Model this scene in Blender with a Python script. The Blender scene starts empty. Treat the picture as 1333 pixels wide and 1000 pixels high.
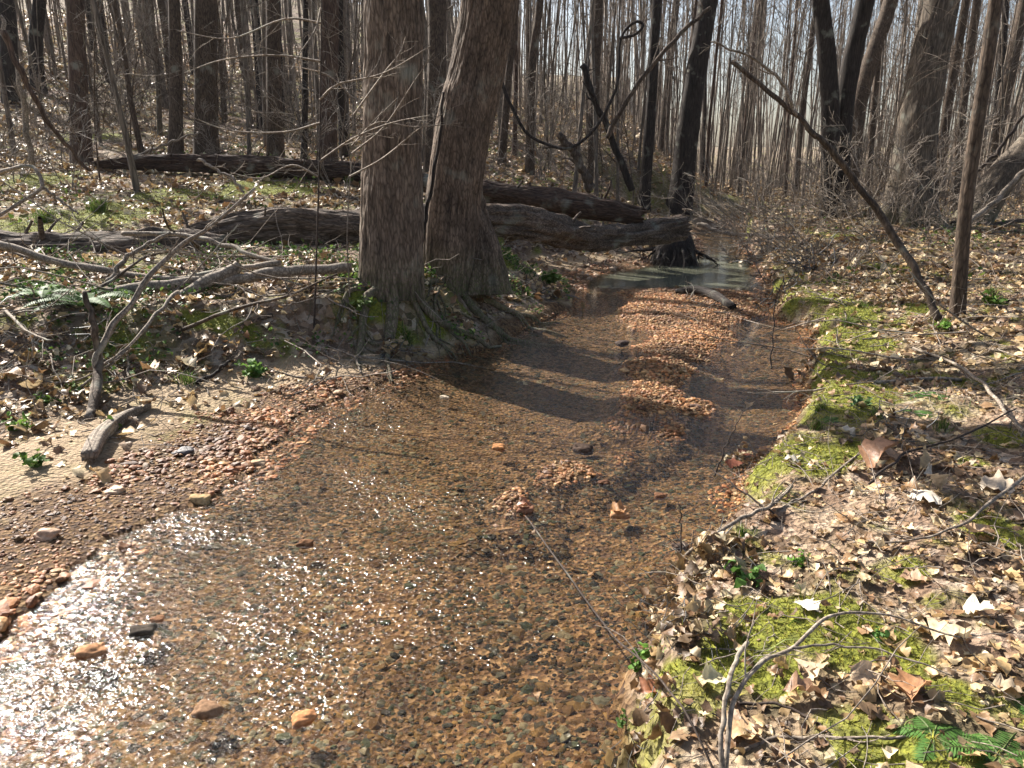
import bpy, bmesh, math, numpy as np
from mathutils import Vector
rng = np.random.default_rng(11)
S = bpy.context.scene
COL = S.collection

# ------------------------------------------------------------------ camera, sky, sun, exposure
HAZE = .0002
PITCH = math.radians(16.0); FPX = 988.0; CAMZ = 1.8
cd = bpy.data.cameras.new('camera'); cam = bpy.data.objects.new('camera', cd); COL.objects.link(cam)
cd.sensor_width = 36; cd.lens = 36 * FPX / 1333; cd.clip_start = 0.05; cd.clip_end = 600
cam.location = (0, 0, CAMZ); cam.rotation_euler = (math.pi / 2 - PITCH, 0, 0)
S.camera = cam
SUN_EL = math.radians(38); SUN_AZ = math.radians(-45)
w = bpy.data.worlds.new('World'); S.world = w; w.use_nodes = True
nt = w.node_tree; bg = nt.nodes['Background']; bg.inputs['Strength'].default_value = 0.068
sky = nt.nodes.new('ShaderNodeTexSky'); sky.sky_type = 'NISHITA'; sky.sun_disc = False
sky.sun_elevation = SUN_EL; sky.sun_rotation = SUN_AZ % (2 * math.pi); sky.dust_density = 3.5; sky.air_density = 1.0; sky.ozone_density = 1.0
nt.links.new(sky.outputs[0], bg.inputs[0])
ld = bpy.data.lights.new('sun', 'SUN'); ld.energy = 5.0; ld.angle = math.radians(0.5); ld.color = (1, 0.95, 0.88)
sun = bpy.data.objects.new('sun', ld); COL.objects.link(sun)
SD = Vector((math.sin(SUN_AZ) * math.cos(SUN_EL), math.cos(SUN_AZ) * math.cos(SUN_EL), math.sin(SUN_EL)))
sun.rotation_euler = SD.to_track_quat('Z', 'Y').to_euler(); sun.location = SD * 60
S.view_settings.view_transform = 'Standard'; S.view_settings.look = 'None'
S.view_settings.exposure = 1.5; S.view_settings.gamma = 1
S.cycles.max_bounces = 8; S.cycles.transparent_max_bounces = 12; S.cycles.diffuse_bounces = 3; S.cycles.glossy_bounces = 3
S.cycles.use_denoising = True

# ------------------------------------------------------------------ numpy helpers
def _h(ix, iy, iz, s):
    n = (ix.astype(np.int64) * 374761393 + iy.astype(np.int64) * 668265263 + iz.astype(np.int64) * 2147483647 + s * 974634777) & 0xffffffff
    n = ((n ^ (n >> 13)) * 1274126177) & 0xffffffff
    n = ((n ^ (n >> 16)) * 2246822519) & 0xffffffff
    return ((n ^ (n >> 15)) & 0xffff) / 65535.0
def vn(x, y, z=0.0, s=0):
    x, y, z = np.broadcast_arrays(np.asarray(x, float), np.asarray(y, float), np.asarray(z, float))
    ix, iy, iz = np.floor(x), np.floor(y), np.floor(z); fx, fy, fz = x - ix, y - iy, z - iz
    fx, fy, fz = (f * f * (3 - 2 * f) for f in (fx, fy, fz))
    r = 0
    for a in (0, 1):
        for b in (0, 1):
            for c in (0, 1):
                r = r + _h(ix + a, iy + b, iz + c, s) * (fx if a else 1 - fx) * (fy if b else 1 - fy) * (fz if c else 1 - fz)
    return r * 2 - 1
def fbm(x, y, z=0.0, s=0, o=4):
    r = 0; a = 1.0; t = 0
    for i in range(o):
        r = r + a * vn(np.asarray(x) * 2 ** i, np.asarray(y) * 2 ** i, np.asarray(z) * 2 ** i, s + i * 17); t += a; a *= .5
    return r / t
def ss(a, b, x):
    t = np.clip((x - a) / (b - a), 0, 1); return t * t * (3 - 2 * t)
def ray(px, py):
    u = (px - 666.5) / FPX; v = (500 - py) / FPX
    return np.array((u, math.cos(PITCH) + v * math.sin(PITCH), -math.sin(PITCH) + v * math.cos(PITCH)))
CP = np.array((0, 0, CAMZ))
def pz(px, py, z=0.0):
    d = ray(px, py); return CP + d * (CAMZ - z) / -d[2]
def pw(px, py, y):
    d = ray(px, py); return CP + d * y / d[1]

# ------------------------------------------------------------------ terrain height
_L = [(-260, 1000), (-110, 905), (0, 832), (60, 770), (100, 735), (135, 702), (200, 670), (265, 650), (310, 612), (372, 568), (395, 540), (450, 515), (520, 490), (575, 468), (640, 452), (690, 425), (745, 400), (752, 368), (768, 358), (832, 347), (905, 330), (912, 316), (905, 303), (915, 293)]
_R = [(770, 1100), (800, 1000), (812, 900), (850, 845), (862, 780), (905, 735), (955, 690), (962, 640), (1008, 595), (1046, 545), (1046, 505), (1062, 470), (1056, 430), (1012, 415), (1000, 385), (998, 368), (990, 350), (975, 328), (968, 308), (985, 296)]
PL = np.array([pz(*p)[:2] for p in _L]); PR = np.array([pz(*p)[:2] for p in _R])
def xL(y):
    y = np.asarray(y, float)
    r = np.interp(y, PL[:, 1], PL[:, 0]); r = np.where(y > PL[-1, 1], PL[-1, 0] + (y - PL[-1, 1]) * 1.3, r)
    return np.where(y < PL[0, 1], PL[0, 0] + (y - PL[0, 1]) * .4, r)
def xR(y):
    y = np.asarray(y, float)
    r = np.interp(y, PR[:, 1], PR[:, 0]); r = np.where(y > PR[-1, 1], PR[-1, 0] + (y - PR[-1, 1]) * 1.3, r)
    return np.where(y < PR[0, 1], PR[0, 0] + (y - PR[0, 1]) * .55, r)
BARY = [5.2, 5.9, 6.6, 7.2, 8, 9.3, 10.5, 11.1, 11.8]
BARX = [0.95, 1.15, 1.35, 1.55, 1.85, 2.2, 2.5, 2.5, 2.5]
BARW = [.3, .4, .45, .5, .55, .62, .9, 1.05, .9]
BARH = [-.034, -.008, .006, .02, .028, .034, .03, .025, .0]
RIF = np.array([pz(*p)[:2] for p in ((660, 675), (735, 622), (790, 596), (850, 572), (905, 528), (850, 490))])
def hills(x, y):
    a = 1.44 + .115 * (y - 16) - .036 * (x - .5)
    a = a + np.clip(y - 24, 0, None) * .05 * ss(4, -14, x) + np.clip(y - 40, 0, 60) * .07 * ss(-2, -30, x) + .08 * np.clip(-x - 8, 0, 20) * ss(12, 24, y)
    a = .62 + np.log1p(np.exp((a - .62) / .12)) * .12
    b = .40 + .006 * np.clip(y, 0, 60) + np.clip(y - 60, 0, None) * .03
    xc = .13 * y
    wgt = ss(-1, 4 + .06 * y, x - xc) * ss(12, 22, y)
    return a * (1 - wgt) + b * wgt
def terrain(x, y):
    x = np.asarray(x, float); y = np.asarray(y, float)
    n1 = fbm(x * 1.7, y * 1.7, 0, 3, 4); nf = vn(x * 9, y * 9, 0, 5)
    xl, xr = xL(y), xR(y)
    jl = fbm(x * 2.2, y * 2.2, 0, 21, 3) * .16
    dl = xl - x + jl * ss(12, 4, y) ; dr = x - xr + fbm(x * 3, y * 3, 0, 31, 3) * .13
    # bed
    d = np.minimum(-dl, -dr)
    pool = ss(11.4, 12.1, y) * ss(16.5, 14.5, y)
    bed = -.012 - .075 * ss(0, .7, d) - .35 * pool * ss(.1, .8, d) + .018 * fbm(x * 2.3, y * 1.2, 0, 8, 3) - .03 * ss(.9, .2, -dr) * ss(5, 2, y)
    bx, bw, bh = np.interp(y, BARY, BARX), np.interp(y, BARY, BARW), np.interp(y, BARY, BARH)
    e = np.abs(x - bx + .4 * fbm(x * 1.5, y * 1.5, 0, 77, 3)) / bw
    bar = bh + .02 - .06 * e * e + .014 * n1 + .01 * nf
    for (p_, q_) in zip(RIF[:-1], RIF[1:]):
        tt = np.clip(((x - p_[0]) * (q_[0] - p_[0]) + (y - p_[1]) * (q_[1] - p_[1])) / ((q_ - p_) ** 2).sum(), 0, 1); dd = np.hypot(x - p_[0] - tt * (q_[0] - p_[0]), y - p_[1] - tt * (q_[1] - p_[1]))
        bed = np.maximum(bed, -.018 + .075 * fbm(x * 3.5, y * 3.5, 0, 66, 2) + .014 * nf - .06 * (dd / .3) ** 2)
    bed = np.where((y > 5) & (y < 12.8), np.maximum(bed, bar - .25 * ss(11.4, 12.0, y)), bed)
    # left
    sw = np.interp(y, [2, 4, 5, 5.7, 6.4, 7.0, 7.4, 11, 12.2, 14, 16, 20], [1.3, 1.4, 1.5, 1.15, .6, .25, .08, .12, 1.0, 1.7, .5, .3])
    bwid = np.interp(y, [4, 6, 6.8, 7.2, 8, 9, 12, 16, 30], [2.6, 3.0, 1.6, .75, .9, 1.3, 1.8, 4, 8])
    H = hills(x, y)
    Hl = H * (1 - .22 * ss(7, 4, y))
    shelf = .01 + .10 * np.clip(dl / sw, 0, 1) ** .8
    left = shelf + (Hl - .11) * ss(0, 1, (dl - sw) / bwid) ** .8 + (.07 * n1 + .012 * nf) * ss(0, .5, dl - sw * .7)
    # right
    HR = .36 + .012 * np.clip(y, 0, 12)
    right = .01 + (.25) * ss(0, .22, dr) ** .7 + (HR - .25) * ss(.1, 2.2, dr) + (.06 * n1 + .018 * nf) * ss(.1, .6, dr)
    mx, my, _m = MOUND
    right = right + .38 * np.exp(-(((x - mx) / 1.1) ** 2 + ((y - my) / 1.5) ** 2))
    fr = ss(16, 24, y); right = right * (1 - fr) + (np.maximum(hills(x, y), .3) + .07 * n1) * fr
    z = np.where(d > 0, bed, np.where(dl > dr, left, right))
    far = ss(23.5, 27, y)
    z = z * (1 - far) + (H + .08 * n1) * far
    # far rim
    r = np.hypot(x, y)
    return z
MOUND = (6.2, 13.5, 0)
def gz(x, y): return float(terrain(np.array([x]), np.array([y]))[0])
def pg(px, py):
    d = ray(px, py); t = np.concatenate([np.linspace(1, 14, 900), np.linspace(14, 160, 2200)])
    P = CP + d * t[:, None]; below = P[:, 2] < np.maximum(terrain(P[:, 0], P[:, 1]), -.0)
    i = int(np.argmax(below)) if below.any() else len(t) - 1
    p = P[i].copy(); return p

# ------------------------------------------------------------------ mesh building
def empty(name, loc):
    o = bpy.data.objects.new(name, None); o.empty_display_size = .2; o.location = tuple(loc); COL.objects.link(o); return o
def tag(o, label=None, cat=None, group=None, kind=None):
    if label: o['label'] = label
    if cat: o['category'] = cat
    if group: o['group'] = group
    if kind: o['kind'] = kind
    return o
class Acc:
    def __init__(s): s.v = []; s.q = []; s.t = []; s.c = []; s.n = 0
    def add(s, V, Q=None, T=None, C=None):
        V = np.asarray(V, float).reshape(-1, 3)
        if Q is not None and len(Q): s.q.append(np.asarray(Q, np.int64).reshape(-1, 4) + s.n)
        if T is not None and len(T): s.t.append(np.asarray(T, np.int64).reshape(-1, 3) + s.n)
        s.v.append(V); s.n += len(V)
        if C is None: C = np.ones((len(V), 3))
        s.c.append(np.broadcast_to(np.asarray(C, float), (len(V), 3)))
    def mesh(s, name, mat, smooth=True, off=(0, 0, 0)):
        V = np.concatenate(s.v) - np.asarray(off, float); q = np.concatenate(s.q) if s.q else np.zeros((0, 4), int); t = np.concatenate(s.t) if s.t else np.zeros((0, 3), int)
        m = bpy.data.meshes.new(name); m.vertices.add(len(V)); m.vertices.foreach_set('co', V.astype(np.float32).ravel())
        li = np.concatenate([q.ravel(), t.ravel()]).astype(np.int32); m.loops.add(len(li)); m.loops.foreach_set('vertex_index', li)
        st = np.concatenate([np.arange(len(q)) * 4, len(q) * 4 + np.arange(len(t)) * 3]).astype(np.int32)
        m.polygons.add(len(st)); m.polygons.foreach_set('loop_start', st)
        m.polygons.foreach_set('use_smooth', np.full(len(st), smooth))
        a = m.color_attributes.new('vc', 'FLOAT_COLOR', 'POINT'); C = np.concatenate(s.c)
        a.data.foreach_set('color', np.concatenate([C, np.ones((len(C), 1))], 1).astype(np.float32).ravel())
        m.update(); m.validate(); m.materials.append(mat); return m
    def build(s, name, mat, parent=None, smooth=True, loc=None):
        off = np.array(parent.location if parent else (loc if loc is not None else (0, 0, 0)))
        if parent is not None and parent.parent is not None: off = off + np.array(parent.parent.location)
        o = bpy.data.objects.new(name, s.mesh(name, mat, smooth, off)); COL.objects.link(o)
        if parent is not None: o.parent = parent
        elif loc is not None: o.location = tuple(loc)
        return o
def unit(v): return v / (np.linalg.norm(v, axis=-1, keepdims=True) + 1e-9)
def tubes(acc, P, R, sides=4, C=None, cap=False):
    """P (N,k,3) R (N,k)"""
    P = np.asarray(P, float); R = np.asarray(R, float)
    if P.ndim == 2: P = P[None]; R = R[None]
    N, k, _ = P.shape; T = unit(np.gradient(P, axis=1)); m = unit(T.mean(1))
    ref = np.where(np.abs(m[:, 2:3]) > .8, np.array([[1., 0, 0]]), np.array([[0, 0, 1.]]))[:, None]
    n1 = unit(np.cross(T, ref)); n2 = np.cross(T, n1)
    a = np.arange(sides) / sides * 2 * np.pi
    V = P[:, :, None] + R[:, :, None, None] * (n1[:, :, None] * np.cos(a)[:, None] + n2[:, :, None] * np.sin(a)[:, None])
    i = np.arange(k - 1)[:, None]; j = np.arange(sides)[None]; j2 = (j + 1) % sides
    q = np.stack([i * sides + j, (i + 1) * sides + j, (i + 1) * sides + j2, i * sides + j2], -1).reshape(-1, 4)
    Q = (q[None] + (np.arange(N) * k * sides)[:, None, None]).reshape(-1, 4)
    if C is not None: C = np.repeat(np.asarray(C).reshape(N, -1, 3)[:, 0], k * sides, 0)
    acc.add(V, Q, None, C)
def grow(st, dr, ln, k=6, wig=.15, up=.05, g=None):
    g = g or rng; N = len(st); P = np.zeros((N, k, 3)); P[:, 0] = st; d = unit(dr); s = (ln / (k - 1))[:, None]
    for i in range(1, k):
        d = unit(d + g.normal(0, wig, (N, 3)) + np.array([0, 0, up])); P[:, i] = P[:, i - 1] + d * s
    return P
def kids(P, R, ln, n, ang=.8, t0=.25, ratio=.5, k=5, wig=.2, up=.05, rr=.55, g=None):
    g = g or rng; N, K, _ = P.shape; idx = np.repeat(np.arange(N), n); t = g.uniform(t0, .97, N * n) * (K - 1)
    i = np.clip(t.astype(int), 0, K - 2); f = (t - i)[:, None]
    st = P[idx, i] * (1 - f) + P[idx, i + 1] * f; d = unit(P[idx, i + 1] - P[idx, i])
    r = (R[idx, i] * (1 - f[:, 0]) + R[idx, i + 1] * f[:, 0]) * rr
    rv = unit(np.cross(d, g.normal(0, 1, d.shape))); a = g.normal(ang, .2, (N * n, 1)); d2 = d * np.cos(a) + rv * np.sin(a)
    L = ln[idx] * ratio * g.uniform(.5, 1.2, N * n) * (1.15 - .6 * t / (K - 1))
    Pn = grow(st, d2, L, k, wig, up, g)
    Rn = r[:, None] * np.linspace(1, .3, k)[None]
    return Pn, Rn, L
def catmull(P, n):
    P = np.asarray(P, float); m = len(P)
    if m == 2: return P[0] + (P[1] - P[0]) * np.linspace(0, 1, n)[:, None]
    A = np.vstack([2 * P[0] - P[1], P, 2 * P[-1] - P[-2]]); t = np.linspace(0, m - 1, n); i = np.clip(t.astype(int), 0, m - 2); f = (t - i)[:, None]
    p0, p1, p2, p3 = A[i], A[i + 1], A[i + 2], A[i + 3]
    return .5 * ((2 * p1) + (p2 - p0) * f + (2 * p0 - 5 * p1 + 4 * p2 - p3) * f ** 2 + (3 * p1 - p0 - 3 * p2 + p3) * f ** 3)

# ------------------------------------------------------------------ materials
def M(name):
    m = bpy.data.materials.new(name); m.use_nodes = True; nt = m.node_tree; b = nt.nodes['Principled BSDF']; return m, nt, b
def nd(nt, t, **kw):
    n = nt.nodes.new(t)
    for k, v in kw.items():
        if k.startswith('_'): setattr(n, k[1:], v)
        else: n.inputs[k.replace('_', ' ')].default_value = v
    return n
def ramp(nt, fac, stops):
    r = nt.nodes.new('ShaderNodeValToRGB'); e = r.color_ramp.elements
    while len(e) < len(stops): e.new(.5)
    for i, (p, c) in enumerate(stops): e[i].position = p; e[i].color = (*c, 1) if len(c) == 3 else c
    nt.links.new(fac, r.inputs[0]); return r.outputs[0]
def mixc(nt, f, a, b, mode='MIX'):
    m = nt.nodes.new('ShaderNodeMix'); m.data_type = 'RGBA'; m.blend_type = mode
    for s, v in ((m.inputs[0], f), (m.inputs[6], a), (m.inputs[7], b)):
        if hasattr(v, 'is_linked'): nt.links.new(v, s)
        elif isinstance(v, (int, float)): s.default_value = v
        else: s.default_value = (*v, 1)
    return m.outputs[2]
def mat_bark(name, dark, light, sc=1.0, bump=.6, dist=.02, moss=0.0, stretch=.12, mossz=.8, ax=2):
    m, nt, b = M(name); L = nt.links
    tc = nd(nt, 'ShaderNodeTexCoord'); mp = nd(nt, 'ShaderNodeMapping'); mp.inputs['Scale'].default_value = [sc * (stretch if q == ax else 1) for q in range(3)]; L.new(tc.outputs['Object'], mp.inputs[0])
    n = nd(nt, 'ShaderNodeTexNoise', Scale=28.0, Detail=7.0, Roughness=.65, Distortion=.6); L.new(mp.outputs[0], n.inputs[0])
    v = nd(nt, 'ShaderNodeTexVoronoi', Scale=22.0); v.feature = 'DISTANCE_TO_EDGE'; L.new(mp.outputs[0], v.inputs[0])
    n2 = nd(nt, 'ShaderNodeTexNoise', Scale=3.0, Detail=4.0); L.new(tc.outputs['Object'], n2.inputs[0])
    n3 = nd(nt, 'ShaderNodeTexNoise', Scale=60.0, Detail=4.0); L.new(tc.outputs['Object'], n3.inputs[0])
    c = ramp(nt, n.outputs[0], [(.3, dark), (.55, [(a + q) / 2 for a, q in zip(dark, light)]), (.75, light)])
    c = mixc(nt, .8, c, ramp(nt, v.outputs[0], [(0, (.35, .33, .32)), (.18, (1, 1, 1))]), 'MULTIPLY')
    c = mixc(nt, .55, c, ramp(nt, n2.outputs[0], [(.3, (.5, .48, .46)), (.7, (1.4, 1.35, 1.3))]), 'MULTIPLY')
    # lichen flecks
    c = mixc(nt, ramp(nt, n2.outputs[0], [(.60, (0, 0, 0)), (.72, (.7, .7, .7))]), c, (.24, .24, .19))
    if moss > 0:
        sp = nd(nt, 'ShaderNodeSeparateXYZ'); L.new(tc.outputs['Object'], sp.inputs[0])
        mr = nd(nt, 'ShaderNodeMapRange'); mr.inputs[1].default_value = mossz; mr.inputs[2].default_value = -.1; L.new(sp.outputs[2], mr.inputs[0])
        mm = nd(nt, 'ShaderNodeMath', _operation='MULTIPLY'); L.new(mr.outputs[0], mm.inputs[0])
        r2 = ramp(nt, n3.outputs[0], [(.42, (0, 0, 0)), (.6, (moss, moss, moss))]); L.new(r2, mm.inputs[1])
        c = mixc(nt, mm.outputs[0], c, (.07, .10, .02))
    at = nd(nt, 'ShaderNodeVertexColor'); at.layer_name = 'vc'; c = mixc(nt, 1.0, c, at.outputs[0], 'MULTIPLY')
    L.new(c, b.inputs['Base Color']); b.inputs['Roughness'].default_value = .85; b.inputs['Specular IOR Level'].default_value = .25
    ad = nd(nt, 'ShaderNodeMath', _operation='MULTIPLY_ADD'); L.new(v.outputs[0], ad.inputs[0]); ad.inputs[1].default_value = .8; L.new(n.outputs[0], ad.inputs[2])
    bp = nd(nt, 'ShaderNodeBump', Strength=bump, Distance=dist); L.new(ad.outputs[0], bp.inputs['Height']); L.new(bp.outputs[0], b.inputs['Normal'])
    return m
def mat_vc(name, rough=.6, trans=0.0, nsc=40.0, spec=.4, bump=.0, mul=(.7, 1.25)):
    m, nt, b = M(name); L = nt.links
    at = nd(nt, 'ShaderNodeVertexColor'); at.layer_name = 'vc'
    tc = nd(nt, 'ShaderNodeTexCoord'); n = nd(nt, 'ShaderNodeTexNoise', Scale=nsc, Detail=5.0, Roughness=.6); L.new(tc.outputs['Object'], n.inputs[0])
    c = mixc(nt, 1.0, at.outputs[0], ramp(nt, n.outputs[0], [(.3, (mul[0],) * 3), (.7, (mul[1],) * 3)]), 'MULTIPLY')
    L.new(c, b.inputs['Base Color']); b.inputs['Roughness'].default_value = rough; b.inputs['Specular IOR Level'].default_value = spec
    if bump: bp = nd(nt, 'ShaderNodeBump', Strength=bump, Distance=.01); L.new(n.outputs[0], bp.inputs['Height']); L.new(bp.outputs[0], b.inputs['Normal'])
    if trans:
        tr = nd(nt, 'ShaderNodeBsdfTranslucent'); L.new(c, tr.inputs[0]); mx = nd(nt, 'ShaderNodeMixShader'); mx.inputs[0].default_value = trans
        L.new(b.outputs[0], mx.inputs[1]); L.new(tr.outputs[0], mx.inputs[2]); L.new(mx.outputs[0], nt.nodes['Material Output'].inputs[0])
    return m
BK_A = mat_bark('bark_poplar', (.075, .054, .04), (.31, .24, .18), 1.5, .7, .012, .5, .22, .35)
BK_B = mat_bark('bark_oak', (.07, .05, .037), (.30, .225, .165), 1.7, .7, .010, .6, .25, .4)
BK_DARK = mat_bark('bark_dark', (.018, .014, .012), (.07, .055, .045), 1.0, .5, .015)
BK_BROWN = mat_bark('bark_brown', (.05, .036, .026), (.19, .14, .10), 1.3, .5, .012, stretch=.24)
BK_GREY = mat_bark('bark_grey', (.07, .055, .042), (.24, .195, .145), 1.0, .4, .01, .5, .14, .5)
BK_RED = mat_bark('bark_red', (.06, .038, .028), (.20, .135, .10), 1.0, .5, .015)
BK_LOG = mat_bark('bark_log', (.05, .038, .03), (.32, .245, .185), 1.3, 1.0, .03, .0, .16, ax=0)
BK_DEAD = mat_bark('bark_dead_branch', (.17, .14, .11), (.46, .39, .31), 1.5, .5, .006, .0, .8)
BK_LOG2 = mat_bark('bark_rotten', (.035, .024, .018), (.15, .09, .06), 1.2, 1.0, .03, .0, .2, ax=0)
BK_TWIG = mat_bark('bark_twig', (.15, .125, .10), (.40, .34, .28), 2.0, .2, .004, .0, .3)
BK_FAR = mat_bark('bark_far', (.15, .12, .095), (.38, .32, .26), .6, .2, .01, .0, .2)
BK_TWIGD = mat_bark('bark_twig_dark', (.03, .022, .018), (.10, .075, .06), 2.0, .2, .004, .0, .3)
MLEAF = mat_vc('dead_leaf', .5, .18, 55.0, .45, .25)
MSTONE = mat_vc('pebble', .62, 0, 45.0, .4, .35, (.6, 1.3))
MWET = mat_vc('wet_pebble', .85, 0, 45.0, .08, .3, (.55, 1.35))
MGREEN = mat_vc('green_leaf', .6, .3, 30.0, .25)
MMOSS = mat_vc('moss', .8, .25, 30.0, .2)
MEND = mat_vc('cut_wood', .8, 0, 60.0, .2, .3)

# ------------------------------------------------------------------ ground sheet
MOSSP = [(1078, 388, 34, 12), (1110, 440, 50, 22), (1095, 490, 55, 14), (1080, 520, 45, 12), (1010, 600, 48, 20), (1055, 595, 48, 26), (1110, 585, 40, 14), (985, 640, 35, 22), (1150, 350, 40, 10), (1115, 310, 20, 22), (960, 850, 70, 42), (1010, 810, 60, 30), (1085, 800, 50, 24), (1090, 850, 40, 18),
         (880, 900, 50, 50), (850, 960, 50, 40), (1000, 870, 50, 26), (1180, 740, 30, 16), (1300, 690, 40, 18), (1240, 500, 40, 10), (1300, 570, 30, 12), (1120, 970, 70, 26), (1180, 850, 34, 24), (1260, 600, 25, 10), (1230, 900, 20, 16), (1190, 400, 36, 9),
         (400, 245, 40, 10), (130, 280, 70, 22), (340, 245, 60, 10), (230, 255, 60, 9), (480, 392, 26, 9), (20, 300, 60, 24), (560, 420, 18, 7), (640, 330, 30, 10), (300, 425, 60, 12), (50, 235, 60, 10), (120, 180, 50, 8), (540, 455, 30, 8)]
MOSSW = []
def setup_moss():
    for (a, b_, rx, ry) in MOSSP:
        c = pg(a, b_); e1 = pg(a + rx, b_); e2 = pg(a, b_ + ry)
        MOSSW.append((c[0], c[1], abs(e1[0] - c[0]) + .02, abs(c[1] - e2[1]) + .05))
MOUND = tuple(pg(1180, 290)[:2] - np.array([.5, .2])) + (0,)
setup_moss()
def mossf(x, y):
    m = np.zeros_like(x)
    for (a, b_, rx, ry) in MOSSW: m = np.maximum(m, 1.35 - np.sqrt(((x - a) / rx) ** 2 + ((y - b_) / ry) ** 2))
    n = fbm(x * 5, y * 5, 0, 41, 4)
    bg_ = ss(.25, .5, fbm(x * 1.3, y * 1.3, 0, 61, 4)) * .6
    dr = x - xR(y); st_ = ss(.95, .3, dr + .5 * fbm(x * 1.2, y * 1.2, 0, 43, 3)) * ss(0, .12, dr) * ss(3.2, 4, y) * ss(13, 10, y)
    return np.clip(ss(.1, .55, np.maximum(m, st_ * .6) + n * .9) + bg_ * 0.6, 0, 1)
def masks(x, y, z):
    xl, xr = xL(y), xR(y); dl = xl - x; dr = x - xr
    sw = np.interp(y, [2, 4, 5, 5.7, 6.4, 7.0, 7.4, 11, 12.2, 14, 16, 20], [1.3, 1.4, 1.5, 1.15, .6, .25, .08, .12, 1.0, 1.7, .5, .3])
    n = fbm(x * 1.8, y * 1.8, 0, 91, 4)
    gl = ss(sw * .6 + .1, sw * .3, dl + .35 * n)
    gr = ss(.08, .0, dr)
    inside = (dl < 0) & (dr < 0)
    grav = np.where(inside, 1.0, np.where(dl > dr, gl, gr)) * ss(25, 22, y)
    sand = np.where(dl > 0, ss(sw * 1.2 + .12, sw * 1.05, dl + .3 * n - .22 * ss(5.6, 6.3, y) * ss(7.6, 6.8, y)) * ss(3.2, 4.2, y + .25 * dl), 0) * (1 - grav)
    sand = np.maximum(sand, np.where(dr > 0, ss(.0, .3, fbm(x * 2.1, y * 2.1, 0, 95, 3)) * ss(2.6, .2, dr) * ss(6, 4, y) * .42, 0))
    moss = mossf(x, y) * (1 - grav) * np.where(inside, 0, 1)
    return moss * (1 - .8 * sand), sand, grav
def axis(fine0, fine1, step, lo, hi, g=1.06):
    a = list(np.arange(fine0, fine1, step)); s = step
    up = []; c = fine1
    while c < hi: up.append(c); s *= g; c += s
    dn = []; s = step; c = fine0 - step
    while c > lo: dn.append(c); s *= g; c -= s
    return np.array(dn[::-1] + a + up + [hi])
gx = axis(-4.2, 4.2, .03, -320, 320, 1.045); gy = axis(.8, 9, .03, -60, 420, 1.03)
X, Y = np.meshgrid(gx, gy); Z = terrain(X.ravel(), Y.ravel()); ms = masks(X.ravel(), Y.ravel(), Z)
a = Acc(); nx, ny = len(gx), len(gy); i = np.arange(ny - 1)[:, None]; j = np.arange(nx - 1)[None]
a.add(np.stack([X.ravel(), Y.ravel(), Z], 1), np.stack([i * nx + j, i * nx + j + 1, (i + 1) * nx + j + 1, (i + 1) * nx + j], -1).reshape(-1, 4), None, np.stack(ms, 1))
def mat_ground():
    m, nt, b = M('forest_floor'); L = nt.links
    at = nd(nt, 'ShaderNodeVertexColor'); at.layer_name = 'vc'; sp = nd(nt, 'ShaderNodeSeparateColor'); L.new(at.outputs[0], sp.inputs[0])
    tc = nd(nt, 'ShaderNodeTexCoord'); P = tc.outputs['Object']
    def noise(s, d=5.0, r=.6): n = nd(nt, 'ShaderNodeTexNoise', Scale=s, Detail=d, Roughness=r); L.new(P, n.inputs[0]); return n.outputs[0]
    def vor(s, f='F1'): v = nd(nt, 'ShaderNodeTexVoronoi', Scale=s); v.feature = f; L.new(P, v.inputs[0]); return v
    soil = ramp(nt, noise(7), [(.3, (.045, .03, .02)), (.55, (.11, .075, .05)), (.75, (.19, .13, .085))])
    soil = mixc(nt, ramp(nt, noise(.9, 6), [(.4, (0, 0, 0)), (.62, (1, 1, 1))]), soil, mixc(nt, noise(13), (.12, .075, .05), (.27, .175, .11)))
    v = vor(16); lf = nd(nt, 'ShaderNodeSeparateColor'); L.new(v.outputs['Color'], lf.inputs[0])
    leafc = ramp(nt, lf.outputs[0], [(0, (.05, .035, .025)), (.3, (.16, .10, .065)), (.6, (.30, .205, .14)), (.85, (.44, .34, .25)), (1, (.5, .42, .33))])
    base = mixc(nt, ramp(nt, noise(2.5, 6), [(.36, (0, 0, 0)), (.55, (.85, .85, .85))]), soil, leafc)
    base = mixc(nt, ramp(nt, noise(.5, 4), [(.5, (0, 0, 0)), (.7, (.5, .5, .5))]), base, (.10, .11, .035))
    sandc = ramp(nt, noise(18, 8, .7), [(.3, (.24, .17, .105)), (.7, (.40, .30, .19))])
    c = mixc(nt, sp.outputs[1], base, sandc)
    v2 = vor(38); l2 = nd(nt, 'ShaderNodeSeparateColor'); L.new(v2.outputs['Color'], l2.inputs[0])
    gr = ramp(nt, l2.outputs[0], [(0, (.05, .03, .018)), (.35, (.11, .062, .03)), (.7, (.18, .11, .05)), (1, (.25, .17, .09))])
    gr = mixc(nt, .7, gr, ramp(nt, noise(3, 5), [(.35, (.55, .5, .45)), (.65, (1.15, 1.05, .95))]), 'MULTIPLY')
    c = mixc(nt, sp.outputs[2], c, gr)
    mc = ramp(nt, noise(26, 8, .7), [(.3, (.05, .055, .012)), (.5, (.15, .16, .022)), (.72, (.30, .30, .04))])
    c = mixc(nt, sp.outputs[0], c, mc)
    L.new(c, b.inputs['Base Color']); b.inputs['Roughness'].default_value = .9; b.inputs['Specular IOR Level'].default_value = .25
    s1 = nd(nt, 'ShaderNodeMath', _operation='ADD'); L.new(noise(30, 6, .7), s1.inputs[0]); L.new(v2.outputs[0], s1.inputs[1])
    bp = nd(nt, 'ShaderNodeBump', Strength=.8, Distance=.03); L.new(s1.outputs[0], bp.inputs['Height']); L.new(bp.outputs[0], b.inputs['Normal'])
    return m
tag(a.build('ground', mat_ground()), kind='structure')

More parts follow.
